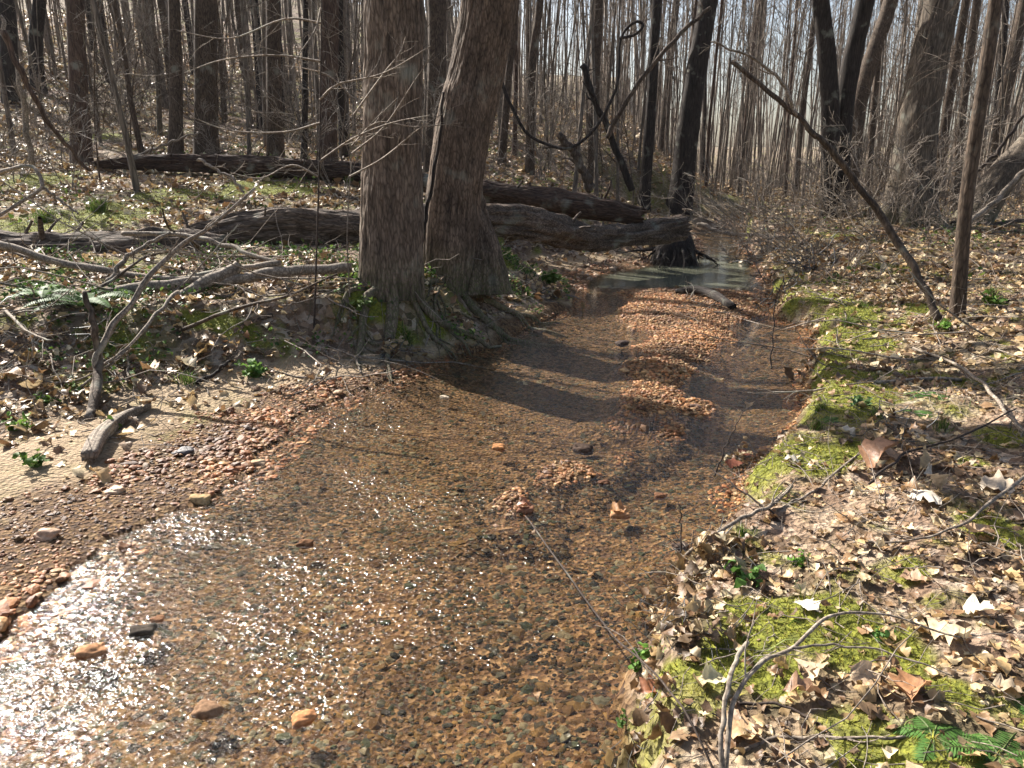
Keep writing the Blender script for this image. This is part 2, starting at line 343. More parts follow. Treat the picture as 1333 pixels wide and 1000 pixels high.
# ------------------------------------------------------------------ water
def mat_water():
    m, nt, b = M('creek_water'); L = nt.links; nt.nodes.remove(b)
    tc = nd(nt, 'ShaderNodeTexCoord'); mp = nd(nt, 'ShaderNodeMapping'); mp.inputs['Scale'].default_value = (1, 1.5, 1); mp.inputs['Rotation'].default_value = (0, 0, .5); L.new(tc.outputs['Object'], mp.inputs[0])
    def noise(s, d=2.0): n = nd(nt, 'ShaderNodeTexNoise', Scale=s, Detail=d, Roughness=.55, Distortion=.4); L.new(mp.outputs[0], n.inputs[0]); return n.outputs[0]
    at = nd(nt, 'ShaderNodeVertexColor'); at.layer_name = 'vc'; sp = nd(nt, 'ShaderNodeSeparateColor'); L.new(at.outputs[0], sp.inputs[0])
    b1 = nd(nt, 'ShaderNodeBump', Distance=.019); L.new(noise(19, 2), b1.inputs['Height']); L.new(sp.outputs[0], b1.inputs['Strength'])
    b2 = nd(nt, 'ShaderNodeBump', Distance=.006); L.new(noise(50, 2), b2.inputs['Height']); L.new(sp.outputs[1], b2.inputs['Strength']); L.new(b1.outputs[0], b2.inputs['Normal'])
    fr = nd(nt, 'ShaderNodeFresnel', IOR=1.33); ge = nd(nt, 'ShaderNodeNewGeometry'); io = nd(nt, 'ShaderNodeMapRange'); io.inputs[3].default_value = 1.42; io.inputs[4].default_value = 1 / 1.42
    L.new(ge.outputs['Backfacing'], io.inputs[0]); L.new(io.outputs[0], fr.inputs['IOR']); L.new(b2.outputs[0], fr.inputs['Normal'])
    gl = nd(nt, 'ShaderNodeBsdfGlossy', Roughness=.02); ro = nd(nt, 'ShaderNodeMapRange'); ro.inputs[1].default_value = .56; ro.inputs[3].default_value = .02; ro.inputs[4].default_value = .10; L.new(sp.outputs[0], ro.inputs[0]); L.new(ro.outputs[0], gl.inputs['Roughness']); L.new(b2.outputs[0], gl.inputs['Normal'])
    tr = nd(nt, 'ShaderNodeBsdfTransparent'); L.new(mixc(nt, sp.outputs[2], (.95, .90, .82), (.42, .50, .36)), tr.inputs[0])
    df = nd(nt, 'ShaderNodeBsdfDiffuse'); df.inputs[0].default_value = (.30, .31, .22, 1)
    mm = nd(nt, 'ShaderNodeMath', _operation='MULTIPLY'); mm.inputs[1].default_value = .42; L.new(sp.outputs[2], mm.inputs[0]); mm.use_clamp = True
    m0 = nd(nt, 'ShaderNodeMixShader'); L.new(mm.outputs[0], m0.inputs[0]); L.new(tr.outputs[0], m0.inputs[1]); L.new(df.outputs[0], m0.inputs[2])
    mx = nd(nt, 'ShaderNodeMixShader'); L.new(fr.outputs[0], mx.inputs[0]); L.new(m0.outputs[0], mx.inputs[1]); L.new(gl.outputs[0], mx.inputs[2])
    L.new(mx.outputs[0], nt.nodes['Material Output'].inputs[0]); return m
wy = axis(1.0, 8, .05, .2, 27, 1.05); wx = np.arange(-4.6, 10.0, .06)
X, Y = np.meshgrid(wx, wy); x, y = X.ravel(), Y.ravel()
rip = .9 * ss(7.8, 4.0, y + 1.1 * (x + .8)) ; rip = rip * (.0 + 1.0 * ss(-.22, .32, fbm(x * 2.2 + y * .7, y * 2.6, 0, 15, 4))); rip = np.clip(rip + .5 * ss(0, .5, fbm(x * .8, y * .8, 0, 5, 3)) * ss(12, 10, y), 0, 1)
pool = ss(11.2, 12.0, y + .12 * fbm(x, y, 0, 2, 2))
st1 = .58 + .42 * rip; st1 = st1 * (1 - .9 * pool); st2 = (.45 + .55 * rip) * (1 - .85 * pool)
a = Acc(); nx, ny = len(wx), len(wy); i = np.arange(ny - 1)[:, None]; j = np.arange(nx - 1)[None]
zz = .0035 * fbm(x * 7, y * 9, 0, 7, 2) * rip
a.add(np.stack([x, y, zz], 1), np.stack([i * nx + j, i * nx + j + 1, (i + 1) * nx + j + 1, (i + 1) * nx + j], -1).reshape(-1, 4), None, np.stack([st1, st2, pool * ss(22, 18, y) * ss(.03, .22, -terrain(x, y))], 1))
tag(a.build('creek_water', mat_water()), kind='structure')

# ------------------------------------------------------------------ gravel (stuff)
def ico(sub):
    bm = bmesh.new(); bmesh.ops.create_icosphere(bm, subdivisions=sub, radius=1); V = np.array([v.co[:] for v in bm.verts]); T = np.array([[v.index for v in f.verts] for f in bm.faces]); bm.free(); return V, T
ICO = {1: ico(1), 2: ico(2), 4: ico(4)}
PALS = (1.0, .9, .8) * np.array([(.42, .26, .15), (.34, .18, .09), (.47, .34, .22), (.26, .13, .07), (.38, .22, .12), (.50, .40, .30), (.19, .11, .07), (.40, .20, .10)])
PALW = np.array([.31, .40, .43]) * np.array([(.27, .12, .045), (.34, .16, .06), (.16, .065, .025), (.22, .12, .05), (.10, .065, .04), (.38, .25, .14), (.07, .055, .04), (.30, .22, .14), (.12, .11, .06), (.42, .20, .07)])
def pebbles(acc, x, y, s, pal, sub=1, lift=.15, jit=.16, zs=(.4, .75), cv=(.6, 1.3)):
    V, T = ICO[sub]; N = len(x); n = len(V); sc = np.stack([s * rng.uniform(.8, 1.35, N), s * rng.uniform(.6, 1, N), s * rng.uniform(*zs, N)], 1)
    W = V[None] * (1 + rng.normal(0, jit, (N, n, 1))) * sc[:, None]
    yaw = rng.uniform(0, 6.28, N); ti = rng.normal(0, .25, N)
    c, s_ = np.cos(ti)[:, None], np.sin(ti)[:, None]; Z_ = W[..., 2] * c + W[..., 0] * s_; X_ = W[..., 0] * c - W[..., 2] * s_
    c, s_ = np.cos(yaw)[:, None], np.sin(yaw)[:, None]; x2 = X_ * c - W[..., 1] * s_; y2 = X_ * s_ + W[..., 1] * c
    z0 = terrain(x, y) + sc[:, 2] * lift
    P = np.stack([x2 + x[:, None], y2 + y[:, None], Z_ + z0[:, None]], -1)
    C = pal[rng.integers(0, len(pal), N)] * rng.uniform(*cv, (N, 1)) * (1 + .6 * fbm(x * 1.1, y * 1.1, 0, 401, 4) + .35 * vn(x * 5, y * 5, 0, 402))[:, None]
    acc.add(P, None, (T[None] + (np.arange(N) * n)[:, None, None]), np.repeat(C, n, 0))
def scatter(n, x0, x1, y0, y1):
    return rng.uniform(x0, x1, n), rng.uniform(y0, y1, n)
def keep(x, y, lim=1.12):  # roughly in view
    r = np.abs(x) / np.maximum(y, .1) < .72 * lim
    return r
a = Acc()
x, y = scatter(38000, -5.2, .2, 2.0, 7.6); m = masks(x, y, 0); z = terrain(x, y); k = (m[2] > .35) & (z > -.03) & (x < xL(y) + .25) & keep(x, y, 1.25); k &= rng.uniform(0, 1, len(x)) < m[2]
x, y = x[k], y[k]; sz = rng.lognormal(math.log(.0125), .38, len(x)); sz = sz * (.65 + .9 * ss(-.4, .5, fbm(x * 1.6, y * 1.6, 0, 71, 3))); pebbles(a, x, y, sz, PALS * (.76, .60, .38), 2, .2, .09, (.25, .65))
x, y = scatter(90000, -.1, 4.2, 3.6, 13.2); z = terrain(x, y); k = (z > -.022) & (x > xL(y)) & (x < xR(y) + .05); x, y = x[k], y[k]
pebbles(a, x, y, rng.lognormal(math.log(.0115), .38, len(x)), PALS * (.76, .66, .45), 1, .3, .1)
x, y = scatter(9000, -.2, 6, 11.5, 20); z = terrain(x, y); m = masks(x, y, 0); k = (z > -.03) & (z < .16) & (m[2] > .3); x, y = x[k], y[k]
pebbles(a, x, y, rng.lognormal(math.log(.026), .35, len(x)), PALS, 1, .3, .1)
tag(a.build('gravel', MSTONE, smooth=False), kind='stuff', label='loose orange and tan gravel on the creek bars', cat='gravel')
a = Acc()
x, y = scatter(90000, -4, 2.2, 1.4, 6.2); z = terrain(x, y); k = (z < -.005) & (x > xL(y) - .1) & (x < xR(y) + .1) & keep(x, y, 1.2) & (rng.uniform(0, 1, len(x)) < .25 + ss(-.5, .1, fbm(x * 1.7, y * 1.7, 0, 88, 4))); x, y = x[k], y[k]
sz = np.minimum(rng.lognormal(math.log(.0105), .5, len(x)), .04); pebbles(a, x, y, sz, PALW, 1, -.42, .1, (.25, .5), (.8, 1.15))
x, y = scatter(36000, -2, 4.2, 6.2, 12.5); z = terrain(x, y); k = (z < -.01) & (x > xL(y) - .1) & (x < xR(y) + .1); x, y = x[k], y[k]
pebbles(a, x, y, np.minimum(rng.lognormal(math.log(.017), .45, len(x)), .05), PALW, 1, -.42, .1, (.25, .45), (.8, 1.15))
tag(a.build('streambed_pebbles', MWET, smooth=False), kind='stuff', label='rusty wet pebbles lying under the clear shallow water', cat='pebbles')

# ------------------------------------------------------------------ leaves
LPAL = np.array([1.03, 1.0, .84]) * np.array([(.40, .28, .16), (.52, .38, .23), (.30, .18, .10), (.22, .125, .07), (.56, .44, .30), (.45, .33, .20), (.62, .52, .38), (.34, .21, .12), (.14, .09, .055), (.48, .33, .18), (.26, .17, .11), (.18, .11, .07)])
def leaves(acc, P, L, n=5, tilt=.35, lobed=True, pal=LPAL, col=None, wd=.34, curl=.33, yaw=None, tiltdir=None):
    N = len(P); s = np.linspace(0, 1, n); u = s - .5
    wv = np.sin(np.pi * s ** .85) ** .8
    W = np.repeat(wv[None], N, 0)
    if lobed: W = W * (1 + .26 * np.sin(s[None] * rng.uniform(14, 20, (N, 1)) + rng.uniform(0, 6, (N, 1))))
    W = W * wd * rng.uniform(.75, 1.2, (N, 1))
    cu = rng.normal(0, curl, (N, 1)); fo = rng.normal(.25, .45, (N, 1)); tw = rng.normal(0, .5, (N, 1)); bx = rng.normal(0, .18, (N, 1))
    V = np.zeros((N, n, 3, 3))
    for q, sg in enumerate((-1, 0, 1)):
        yy = sg * W * (1 + rng.normal(0, .12, (N, n))) + bx * (u[None] ** 2) * 2
        V[:, :, q, 0] = u[None] * (1 - .12 * np.abs(sg)); V[:, :, q, 1] = yy
        V[:, :, q, 2] = cu * u[None] ** 2 * 1.6 + (abs(sg) * W * fo) + tw * u[None] * yy * 2 + rng.normal(0, .05, (N, n))
    V *= np.asarray(L)[:, None, None, None]
    V[..., 2] -= V[..., 2].min((1, 2))[:, None, None]
    t1 = rng.normal(0, tilt, N)[:, None, None]; t2 = rng.normal(0, tilt, N)[:, None, None]; ya = (rng.uniform(0, 6.283, N) if yaw is None else yaw)[:, None, None]
    x, y, z = V[..., 0], V[..., 1], V[..., 2]
    y, z = y * np.cos(t1) - z * np.sin(t1), y * np.sin(t1) + z * np.cos(t1)
    x, z = x * np.cos(t2) - z * np.sin(t2), x * np.sin(t2) + z * np.cos(t2)
    x, y = x * np.cos(ya) - y * np.sin(ya), x * np.sin(ya) + y * np.cos(ya)
    lift = -z.min((1, 2)) * .75
    V = np.stack([x, y, z + lift[:, None, None]], -1) + np.asarray(P)[:, None, None]
    i = np.arange(n - 1)[:, None]; j = np.arange(2)[None]
    q = np.stack([i * 3 + j, (i + 1) * 3 + j, (i + 1) * 3 + j + 1, i * 3 + j + 1], -1).reshape(-1, 4)
    C = (pal[rng.integers(0, len(pal), N)] if col is None else np.broadcast_to(np.asarray(col), (N, 3))) * rng.uniform(.75, 1.2, (N, 1))
    Cv = np.repeat(C[:, None], n * 3, 1).reshape(N, n, 3, 3); Cv = Cv * np.where(np.arange(3) == 1, .82, 1.0)[None, None, :, None]
    acc.add(V, (q[None] + (np.arange(N) * n * 3)[:, None, None]), None, Cv.reshape(-1, 3))
def leafdens(x, y):
    z = terrain(x, y); mo, sa, gr = masks(x, y, z); wet = (z < .03)
    dn = (1 - gr) * (1 - .72 * sa) * (1 - .8 * mo) * (.35 + .9 * ss(-.35, .25, fbm(x * .9, y * .9, 0, 123, 4)))
    dn = np.where(wet, .004, dn)
    return dn, z
def litter(acc, n, x0, x1, y0, y1, L0, nn, tilt, lobed, pal=LPAL, stack=.02):
    x, y = scatter(n, x0, x1, y0, y1); k = keep(x, y, 1.15); x, y = x[k], y[k]; d, z = leafdens(x, y); k = rng.uniform(0, 1, len(x)) < d; x, y, z = x[k], y[k], z[k]
    leaves(acc, np.stack([x, y, z + rng.uniform(-.018, stack * .8, len(x))], 1), rng.lognormal(math.log(L0), .3, len(x)), nn, tilt, lobed, pal)
a = Acc()
litter(a, 7500, -.2, 5, 1.2, 5, .051, 9, .24, True)
litter(a, 9000, -.2, 5, 1.2, 5, .032, 5, .4, False, LPAL * .75)
litter(a, 15000, 1.4, 9, 5, 10, .068, 7, .26, True)
litter(a, 9000, 1.4, 9, 5, 10, .05, 4, .4, False)
litter(a, 17000, 2.4, 16, 10, 18, .095, 5, .35, True)
litter(a, 6000, -7, .3, 4, 9, .08, 7, .35, True)
litter(a, 5000, -7, .3, 4, 9, .05, 4, .35, False)
litter(a, 17000, -13, 3, 9, 17, .095, 5, .35, True)
litter(a, 42000, -26, 24, 17, 32, .12, 4, .3, False)
litter(a, 45000, -45, 42, 32, 60, .20, 3, .3, False)
tag(a.build('leaf_litter', MLEAF), kind='stuff', label='dry brown and tan dead leaves covering the forest floor', cat='leaf litter')
# twig litter
a = Acc()
def twiglit(n, x0, x1, y0, y1, L, r):
    x, y = scatter(n, x0, x1, y0, y1); k = keep(x, y); x, y = x[k], y[k]; d, z = leafdens(x, y); k = (z > .05); x, y, z = x[k], y[k], z[k]; N = len(x); ya = rng.uniform(0, 6.28, N)
    P = grow(np.stack([x, y, z + rng.uniform(.01, .05, N)], 1), np.stack([np.cos(ya), np.sin(ya), rng.normal(.0, .18, N)], 1), rng.lognormal(math.log(L), .5, N), 6, .22, 0)
    P[:, :, 2] = np.maximum(P[:, :, 2], terrain(P[:, :, 0], P[:, :, 1]) + .004)
    tubes(a, P, rng.uniform(.5, 1.4, (N, 1)) * r * np.linspace(1, .45, 6)[None], 4)
twiglit(220, -6.5, -.8, 5.2, 9.6, .8, .007); twiglit(60, 1.5, 7, 5, 11, .8, .007); twiglit(1900, -.2, 4.5, 1.3, 5, .17, .0022); twiglit(1500, 1.2, 10, 5, 13, .35, .004); twiglit(1800, -10, 1, 4.5, 14, .35, .004); twiglit(1500, -20, 20, 13, 28, .8, .008)
tag(a.build('twig_litter', BK_TWIG), kind='stuff', label='thin broken twigs strewn over the leaf litter', cat='twigs')

# ------------------------------------------------------------------ moss and grass (stuff)
def blades(acc, x, y, h, wd, lean, pal, segs=1):
    N = len(x); z = terrain(x, y) - .003; ya = rng.uniform(0, 6.28, N); a2 = rng.uniform(0, 6.28, N)
    dx, dy = np.cos(ya) * wd, np.sin(ya) * wd; ln = rng.normal(0, lean, N) * h; B = np.stack([x, y, z], 1); s = np.stack([dx, dy, 0 * x], 1)
    o = np.stack([np.cos(a2) * ln, np.sin(a2) * ln, h], 1)
    C = pal[rng.integers(0, len(pal), N)] * rng.uniform(.7, 1.3, (N, 1))
    if segs == 1:
        acc.add(np.stack([B - s, B + s, B + o], 1), None, np.arange(N * 3).reshape(-1, 3), np.repeat(C, 3, 0))
    else:
        mid = o * np.array([.35, .35, .6]); o2 = o * np.array([1.3, 1.3, .92])
        V = np.stack([B - s, B + s, B + mid - s * .8, B + mid + s * .8, B + o2], 1); b5 = (np.arange(N) * 5)[:, None]
        acc.add(V, b5 + np.array([[0, 1, 3, 2]]), b5 + np.array([[2, 3, 4]]), np.repeat(C, 5, 0))
MP = np.array([.85, .85, 1.1]) * np.array([(.22, .22, .02), (.34, .32, .035), (.11, .12, .015), (.42, .38, .06), (.24, .19, .05)])
GP = np.array([(.07, .13, .02), (.12, .20, .03), (.05, .09, .02), (.20, .24, .06), (.25, .22, .10)])
a = Acc()
x, y = scatter(190000, .0, 4.6, 1.3, 6.5); k = keep(x, y); x, y = x[k], y[k]; z = terrain(x, y); m = masks(x, y, z)[0]; k = (rng.uniform(0, 1, len(x)) < m * 1.2 - .25) & (z > .04); x, y = x[k], y[k]
blades(a, x, y, rng.uniform(.006, .02, len(x)), .0032, .8, MP)
x, y = scatter(70000, 1.2, 8, 6.5, 13); m = masks(x, y, 0)[0]; k = (rng.uniform(0, 1, len(x)) < m * 1.2 - .3); x, y = x[k], y[k]
blades(a, x, y, rng.uniform(.01, .03, len(x)), .007, .8, MP)
x, y = scatter(60000, -9, 0, 5.5, 16); z = terrain(x, y); m = masks(x, y, 0)[0]; k = (rng.uniform(0, 1, len(x)) < m - .2) & (z > .1); x, y = x[k], y[k]
blades(a, x, y, rng.uniform(.012, .03, len(x)), .008, .8, MP * .8)
tag(a.build('moss', MMOSS, smooth=False), kind='stuff', label='yellow green moss cushions on the creek bank', cat='moss')
a = Acc()
x, y = scatter(26000, -9, 9, 1.3, 18); k = keep(x, y); x, y = x[k], y[k]; z = terrain(x, y); m = masks(x, y, z)[0]; k = (z > .1) & (ss(.05, .4, fbm(x * 1.1, y * 1.1, 0, 301, 3)) * (.25 + m) > rng.uniform(0, 1, len(x))); x, y = x[k], y[k]
blades(a, x, y, rng.uniform(.03, .09, len(x)), .0022, .7, GP, 2)
tag(a.build('grass', MGREEN, smooth=False), kind='stuff', label='sparse short grass growing among the leaf litter', cat='grass')

# ------------------------------------------------------------------ trees
def trunk_mesh(acc, path, rad, sides, ridge=0.0, flare=0.0, seed=1, freq=9, C=None, zl=2.2, fl_h=.45, cap=False, lump=.07, jag=0):
    P = np.asarray(path); k = len(P); T = unit(np.gradient(P, axis=0)); m = unit(T.mean(0))
    ref = np.array([1., 0, 0]) if abs(m[2]) > .6 else np.array([0, 0, 1.])
    n1 = unit(np.cross(T, ref)); n2 = np.cross(T, n1); th = np.arange(sides) / sides * 2 * np.pi
    sl = np.concatenate([[0], np.cumsum(np.linalg.norm(np.diff(P, axis=0), axis=1))])
    cx, cy = np.cos(th)[None], np.sin(th)[None]; zz = sl[:, None]
    r = np.asarray(rad)[:, None] * (1 + lump * vn(cx * 1.3, cy * 1.3, zz * 1.2, seed) + lump * .6 * vn(cx * 2.5, cy * 2.5, zz * 4, seed + 1))
    if flare:
        f = np.exp(-zz / fl_h) * flare; r = r * (1 + f * (1 + .7 * np.sin(th[None] * 5 + seed) * .6 + .5 * vn(cx * 2, cy * 2, zz, seed + 3)))
    if ridge:
        wv = fbm(cx * 2, cy * 2, zz * 3, seed + 5, 2) * .25
        rd = 1 - 2 * np.abs(vn(cx * freq * .5 + wv, cy * freq * .5 + wv, zz * zl, seed + 9)); rd2 = 1 - 2 * np.abs(vn(cx * freq, cy * freq, zz * zl * 2.5, seed + 19))
        r = r + ridge * (rd * .7 + rd2 * .5)
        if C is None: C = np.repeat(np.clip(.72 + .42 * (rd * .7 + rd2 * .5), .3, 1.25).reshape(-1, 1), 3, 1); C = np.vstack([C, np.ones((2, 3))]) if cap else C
    V = P[:, None] + r[..., None] * (n1[:, None] * np.cos(th)[None, :, None] + n2[:, None] * np.sin(th)[None, :, None])
    i = np.arange(k - 1)[:, None]; j = np.arange(sides)[None]; j2 = (j + 1) % sides
    Q = np.stack([i * sides + j, (i + 1) * sides + j, (i + 1) * sides + j2, i * sides + j2], -1).reshape(-1, 4); T_ = None
    if jag: V[-1] += T[-1] * (rng.uniform(-.3, 1, (sides, 1)) * jag); V[0] -= T[0] * (rng.uniform(-.3, 1, (sides, 1)) * jag)
    V = V.reshape(-1, 3)
    if cap:
        n0 = len(V); V = np.vstack([V, P[0], P[-1]]); jj = np.arange(sides); T_ = np.vstack([np.stack([np.full(sides, n0), jj, (jj + 1) % sides], 1), np.stack([np.full(sides, n0 + 1), (k - 1) * sides + (jj + 1) % sides, (k - 1) * sides + jj], 1)])
    acc.add(V, Q, T_, C)
def crown(acc, path, rad, z0, n, L1, g, sub=(2, 2), ang=1.0):
    P = np.asarray(path)[None]; R = np.asarray(rad)[None]; H = np.linalg.norm(P[0, -1] - P[0, 0])
    B, BR, BL = kids(P, R, np.array([L1 * 2.0]), n, ang, z0, .5, 7, .14, .07, .34, g)
    C2, CR, CL = kids(B, BR, BL, sub[0], .7, .2, .55, 5, .2, .05, .6, g)
    D2, DR, DL = kids(C2, CR, CL, sub[1], .7, .2, .6, 4, .22, .03, .6, g)
    tubes(acc, B, np.maximum(BR, .003), 5); tubes(acc, C2, np.maximum(CR, .0025), 3); tubes(acc, D2, np.maximum(DR, .002), 3)
NEARTREES = []
def tree(label, base, tops, w0, w1, H, mat, cat='tree', ridge=.0, flare=.25, sides=20, ncrown=10, z0=.35, group=None, dy=0., seed=1, lowtwigs=0, rings=40, L1=2.6, twigmat=None, sink=.15, fl_h=.45, freq=9):
    """base px, list of (px,py) along the trunk up to the frame top; width in px at base and at frame top"""
    g = np.random.default_rng(seed); b = pg(*base); y0 = b[1]; pts = [b]
    for q, (a_, c_) in enumerate(tops): pts.append(pw(a_, c_, y0 + dy * (q + 1)))
    r0 = w0 * .5 / FPX * y0; r1 = w1 * .5 / FPX * y0 / 1.05
    d = unit(pts[-1] - pts[-2]); zt = pts[-1][2]
    up = unit(d + np.array([0, 0, .8])); e = pts[-1] + d * 1.5
    n_ext = max(2, int((H - zt) / 3))
    cur = pts[-1].copy(); dd = d.copy()
    for q in range(n_ext):
        dd = unit(dd + np.array([g.normal(0, .03), g.normal(0, .03), .12])); cur = cur + dd * (H - zt) / n_ext; pts.append(cur.copy())
    pts[0] = pts[0] - np.array([0, 0, sink]) - (pts[1] - pts[0]) * .0
    arr = np.array(pts); seg = np.concatenate([[0], np.cumsum(np.linalg.norm(np.diff(arr, axis=0), axis=1))])
    nvis = rings; cp = catmull(arr, 400); cs = np.concatenate([[0], np.cumsum(np.linalg.norm(np.diff(cp, axis=0), axis=1))])
    svis = seg[len(tops)] * 1.15
    sk = np.concatenate([np.linspace(0, svis, nvis), np.linspace(svis, cs[-1], 16)[1:]])
    path = np.stack([np.interp(sk, cs, cp[:, c]) for c in range(3)], 1)
    t = sk / svis; tt = (sk - svis) / (cs[-1] - svis)
    rad = np.where(sk <= svis, r0 + (r1 - r0) * t, r1 * (1 - np.clip(tt, 0, 1) * .85))
    root = empty('tree', (b[0], b[1], b[2])); tag(root, label, cat, group)
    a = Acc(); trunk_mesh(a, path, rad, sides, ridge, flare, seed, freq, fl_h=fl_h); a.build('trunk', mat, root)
    a = Acc(); m = max(3, len(path) - 16 - 1)
    up_i = max(0, int(np.searchsorted(sk, svis * .9))); crown(a, path[up_i:], rad[up_i:], .15, ncrown, L1, g)
    if lowtwigs:
        pp = path[int(nvis * .3):nvis]; rr_ = rad[int(nvis * .3):nvis] * .1
        B, BR, BL = kids(pp[None], rr_[None], np.array([1.6]), lowtwigs, 1.35, .1, .7, 6, .16, .02, 1.0, g); BR = np.maximum(BR * .3, .0022); BR = np.minimum(BR, .006)
        C2, CR, CL = kids(B, BR, BL, 4, .7, .2, .45, 5, .2, .02, .7, g); tubes(a, B, BR, 4); tubes(a, C2, np.maximum(CR, .0016), 3)
    a.build('crown', twigmat or BK_TWIG, root)
    NEARTREES.append((b[0], b[1], r0)); return root
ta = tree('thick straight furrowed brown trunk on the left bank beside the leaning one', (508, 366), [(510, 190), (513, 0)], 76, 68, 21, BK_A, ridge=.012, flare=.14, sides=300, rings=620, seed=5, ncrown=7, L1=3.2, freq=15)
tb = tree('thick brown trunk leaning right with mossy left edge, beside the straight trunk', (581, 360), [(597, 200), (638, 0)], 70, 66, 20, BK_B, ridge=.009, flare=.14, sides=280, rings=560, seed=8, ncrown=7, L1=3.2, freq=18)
T0 = [
 ('reddish brown slender trunk standing alone on the left slope in front of the hillside', (106, 213), [(98, 0)], 23, 19, 17, BK_RED, {}),
 ('slim grey trunk just left of the thicker trunk behind the long rear log', (228, 207), [(229, 100), (226, 0)], 17, 13, 17, BK_BROWN, {}),
 ('broad dark brown trunk behind the middle of the rear log on the left', (268, 206), [(268, 0)], 29, 25, 19, BK_BROWN, {}),
 ('mid sized trunk behind the rear log, midway between broad dark trunk and big straight trunk', (358, 204), [(355, 0)], 20, 15, 18, BK_BROWN, {}),
 ('brown trunk close behind the left side of the big straight trunk', (424, 214), [(430, 0)], 24, 20, 18, BK_RED, {}),
 ('brown trunk seen in the gap between the two big trunks', (566, 226), [(569, 0)], 26, 22, 18, BK_BROWN, {}),
 ('dark trunk at the left edge of the photo on the hillside', (14, 134), [(8, 0)], 20, 18, 17, BK_DARK, {}),
 ('dark leaning trunk near the left edge behind the reddish slender trunk', (50, 122), [(46, 60), (52, 0)], 17, 14, 17, BK_DARK, {}),
 ('thin black trunk leaning slightly right beside the end of the fallen logs', (838, 272), [(848, 130), (856, 0)], 15, 11, 15, BK_DARK, {}),
 ('black leaning trunk rising behind the root stump at the pool', (884, 272), [(898, 150), (922, 0)], 30, 23, 18, BK_DARK, {'flare': .35}),
 ('slender dark trunk in the middle distance right of the black leaning one', (966, 235), [(980, 110), (992, 0)], 14, 12, 17, BK_BROWN, {}),
 ('black upright trunk forming the left stem of the dark cluster on the right bank', (1082, 285), [(1080, 120), (1068, 0)], 24, 20, 18, BK_DARK, {'flare': .15}),
 ('black trunk leaning right, middle stem of the dark cluster', (1090, 282), [(1100, 130), (1126, 0)], 24, 22, 18, BK_DARK, {'flare': .15}),
 ('brown crooked trunk, right hand stem beside the dark cluster', (1104, 276), [(1120, 130), (1160, 0)], 20, 17, 17, BK_BROWN, {'flare': .15}),
 ('big pale barked trunk with flared base and bright left edge on the right bank', (1182, 286), [(1196, 150), (1226, 0)], 52, 38, 20, BK_GREY, {'flare': .45, 'ridge': .006, 'sides': 100, 'rings': 120, 'ncrown': 24, 'L1': 4}),
 ('thin leaning trunk just right of the big pale trunk', (1213, 272), [(1232, 150), (1258, 0)], 12, 9, 14, BK_BROWN, {}),
 ('second thin leaning trunk right of the big pale trunk', (1243, 276), [(1252, 150), (1272, 0)], 11, 9, 14, BK_BROWN, {}),
 ('close slender trunk standing in leaf litter beside the leaning dead pole', (1248, 410), [(1255, 290), (1268, 190), (1296, 0)], 18, 15, 12, BK_BROWN, {'ridge': .002, 'sides': 40, 'rings': 120, 'flare': .12, 'lowtwigs': 10}),
 ('thick mossy trunk leaning out of the right edge of the photo', (1262, 288), [(1300, 236), (1350, 180)], 42, 34, 9, BK_GREY, {'flare': .2, 'ridge': .004, 'sides': 60, 'rings': 60}),
 ('dark trunk leaning right near the right edge behind the mossy leaning one', (1278, 270), [(1305, 140), (1330, 20)], 16, 13, 15, BK_BROWN, {}),
 ('slim straight trunk left of the arching vine in the centre distance', (690, 226), [(692, 100), (703, 0)], 11, 9, 16, BK_BROWN, {}),
 ('slim dark trunk in the centre distance behind the arching vine', (771, 236), [(774, 120), (779, 0)], 13, 11, 17, BK_BROWN, {}),
 ('slim trunk in the centre distance between the arching vine and the big leaning trunk', (652, 215), [(662, 100), (672, 0)], 10, 8, 16, BK_BROWN, {}),
 ('crooked slim trunk on the left slope in front of the rear log', (186, 205), [(170, 130), (160, 60), (148, 0)], 7, 5, 12, BK_BROWN, {'lowtwigs': 8}),
 ('thin pale sapling trunk on the hillside left of the broad dark brown trunk', (208, 180), [(205, 90), (196, 0)], 6, 5, 12, BK_GREY, {}),
 ('thin dark trunk just left of the big straight trunk and behind the sapling', (395, 215), [(398, 0)], 8, 6, 14, BK_DARK, {}),
]
for q, (lb, bs, tp, w0, w1, H, mt, kw) in enumerate(T0):
    kk = dict(seed=30 + q, sides=24, lowtwigs=6 if bs[0] < 500 else 0); kk.update(kw); tree(lb, bs, tp, w0, w1, H, mt, **kk)

def roots(troot, n, r0, L, mat, seed, spread=(0, 6.28)):
    g = np.random.default_rng(seed); b = np.array(troot.location); ya = np.linspace(*spread, n, endpoint=False) + g.normal(0, .2, n); a = Acc()
    P = grow(b + np.stack([np.cos(ya) * r0 * .8, np.sin(ya) * r0 * .8, np.full(n, .12)], 1), np.stack([np.cos(ya), np.sin(ya), np.full(n, -.1)], 1), g.uniform(.5, 1.2, n) * L, 14, .16, 0, g)
    R = g.uniform(.03, .06, (n, 1)) * np.linspace(1, .2, 14)[None]; T = terrain(P[:, :, 0], P[:, :, 1]); P[:, :, 2] = np.minimum(P[:, 0, 2][:, None] + .02, T + R * .4 + .03 * np.abs(vn(P[:, :, 0] * 6, P[:, :, 1] * 6, 0, seed)))
    tubes(a, P, R, 8); Rk = R; B, BR, BL = kids(P, R, np.full(n, L), 4, .7, .2, .6, 8, .25, 0, .5, g); B[:, :, 2] = terrain(B[:, :, 0], B[:, :, 1]) + .01; tubes(a, B, np.maximum(BR, .004), 5)
    a.build('roots', mat, troot)
roots(ta, 9, .27, 1.0, BK_A, 3, (-3.4, .4)); roots(tb, 9, .27, 1.1, BK_B, 4, (-3.0, .8))

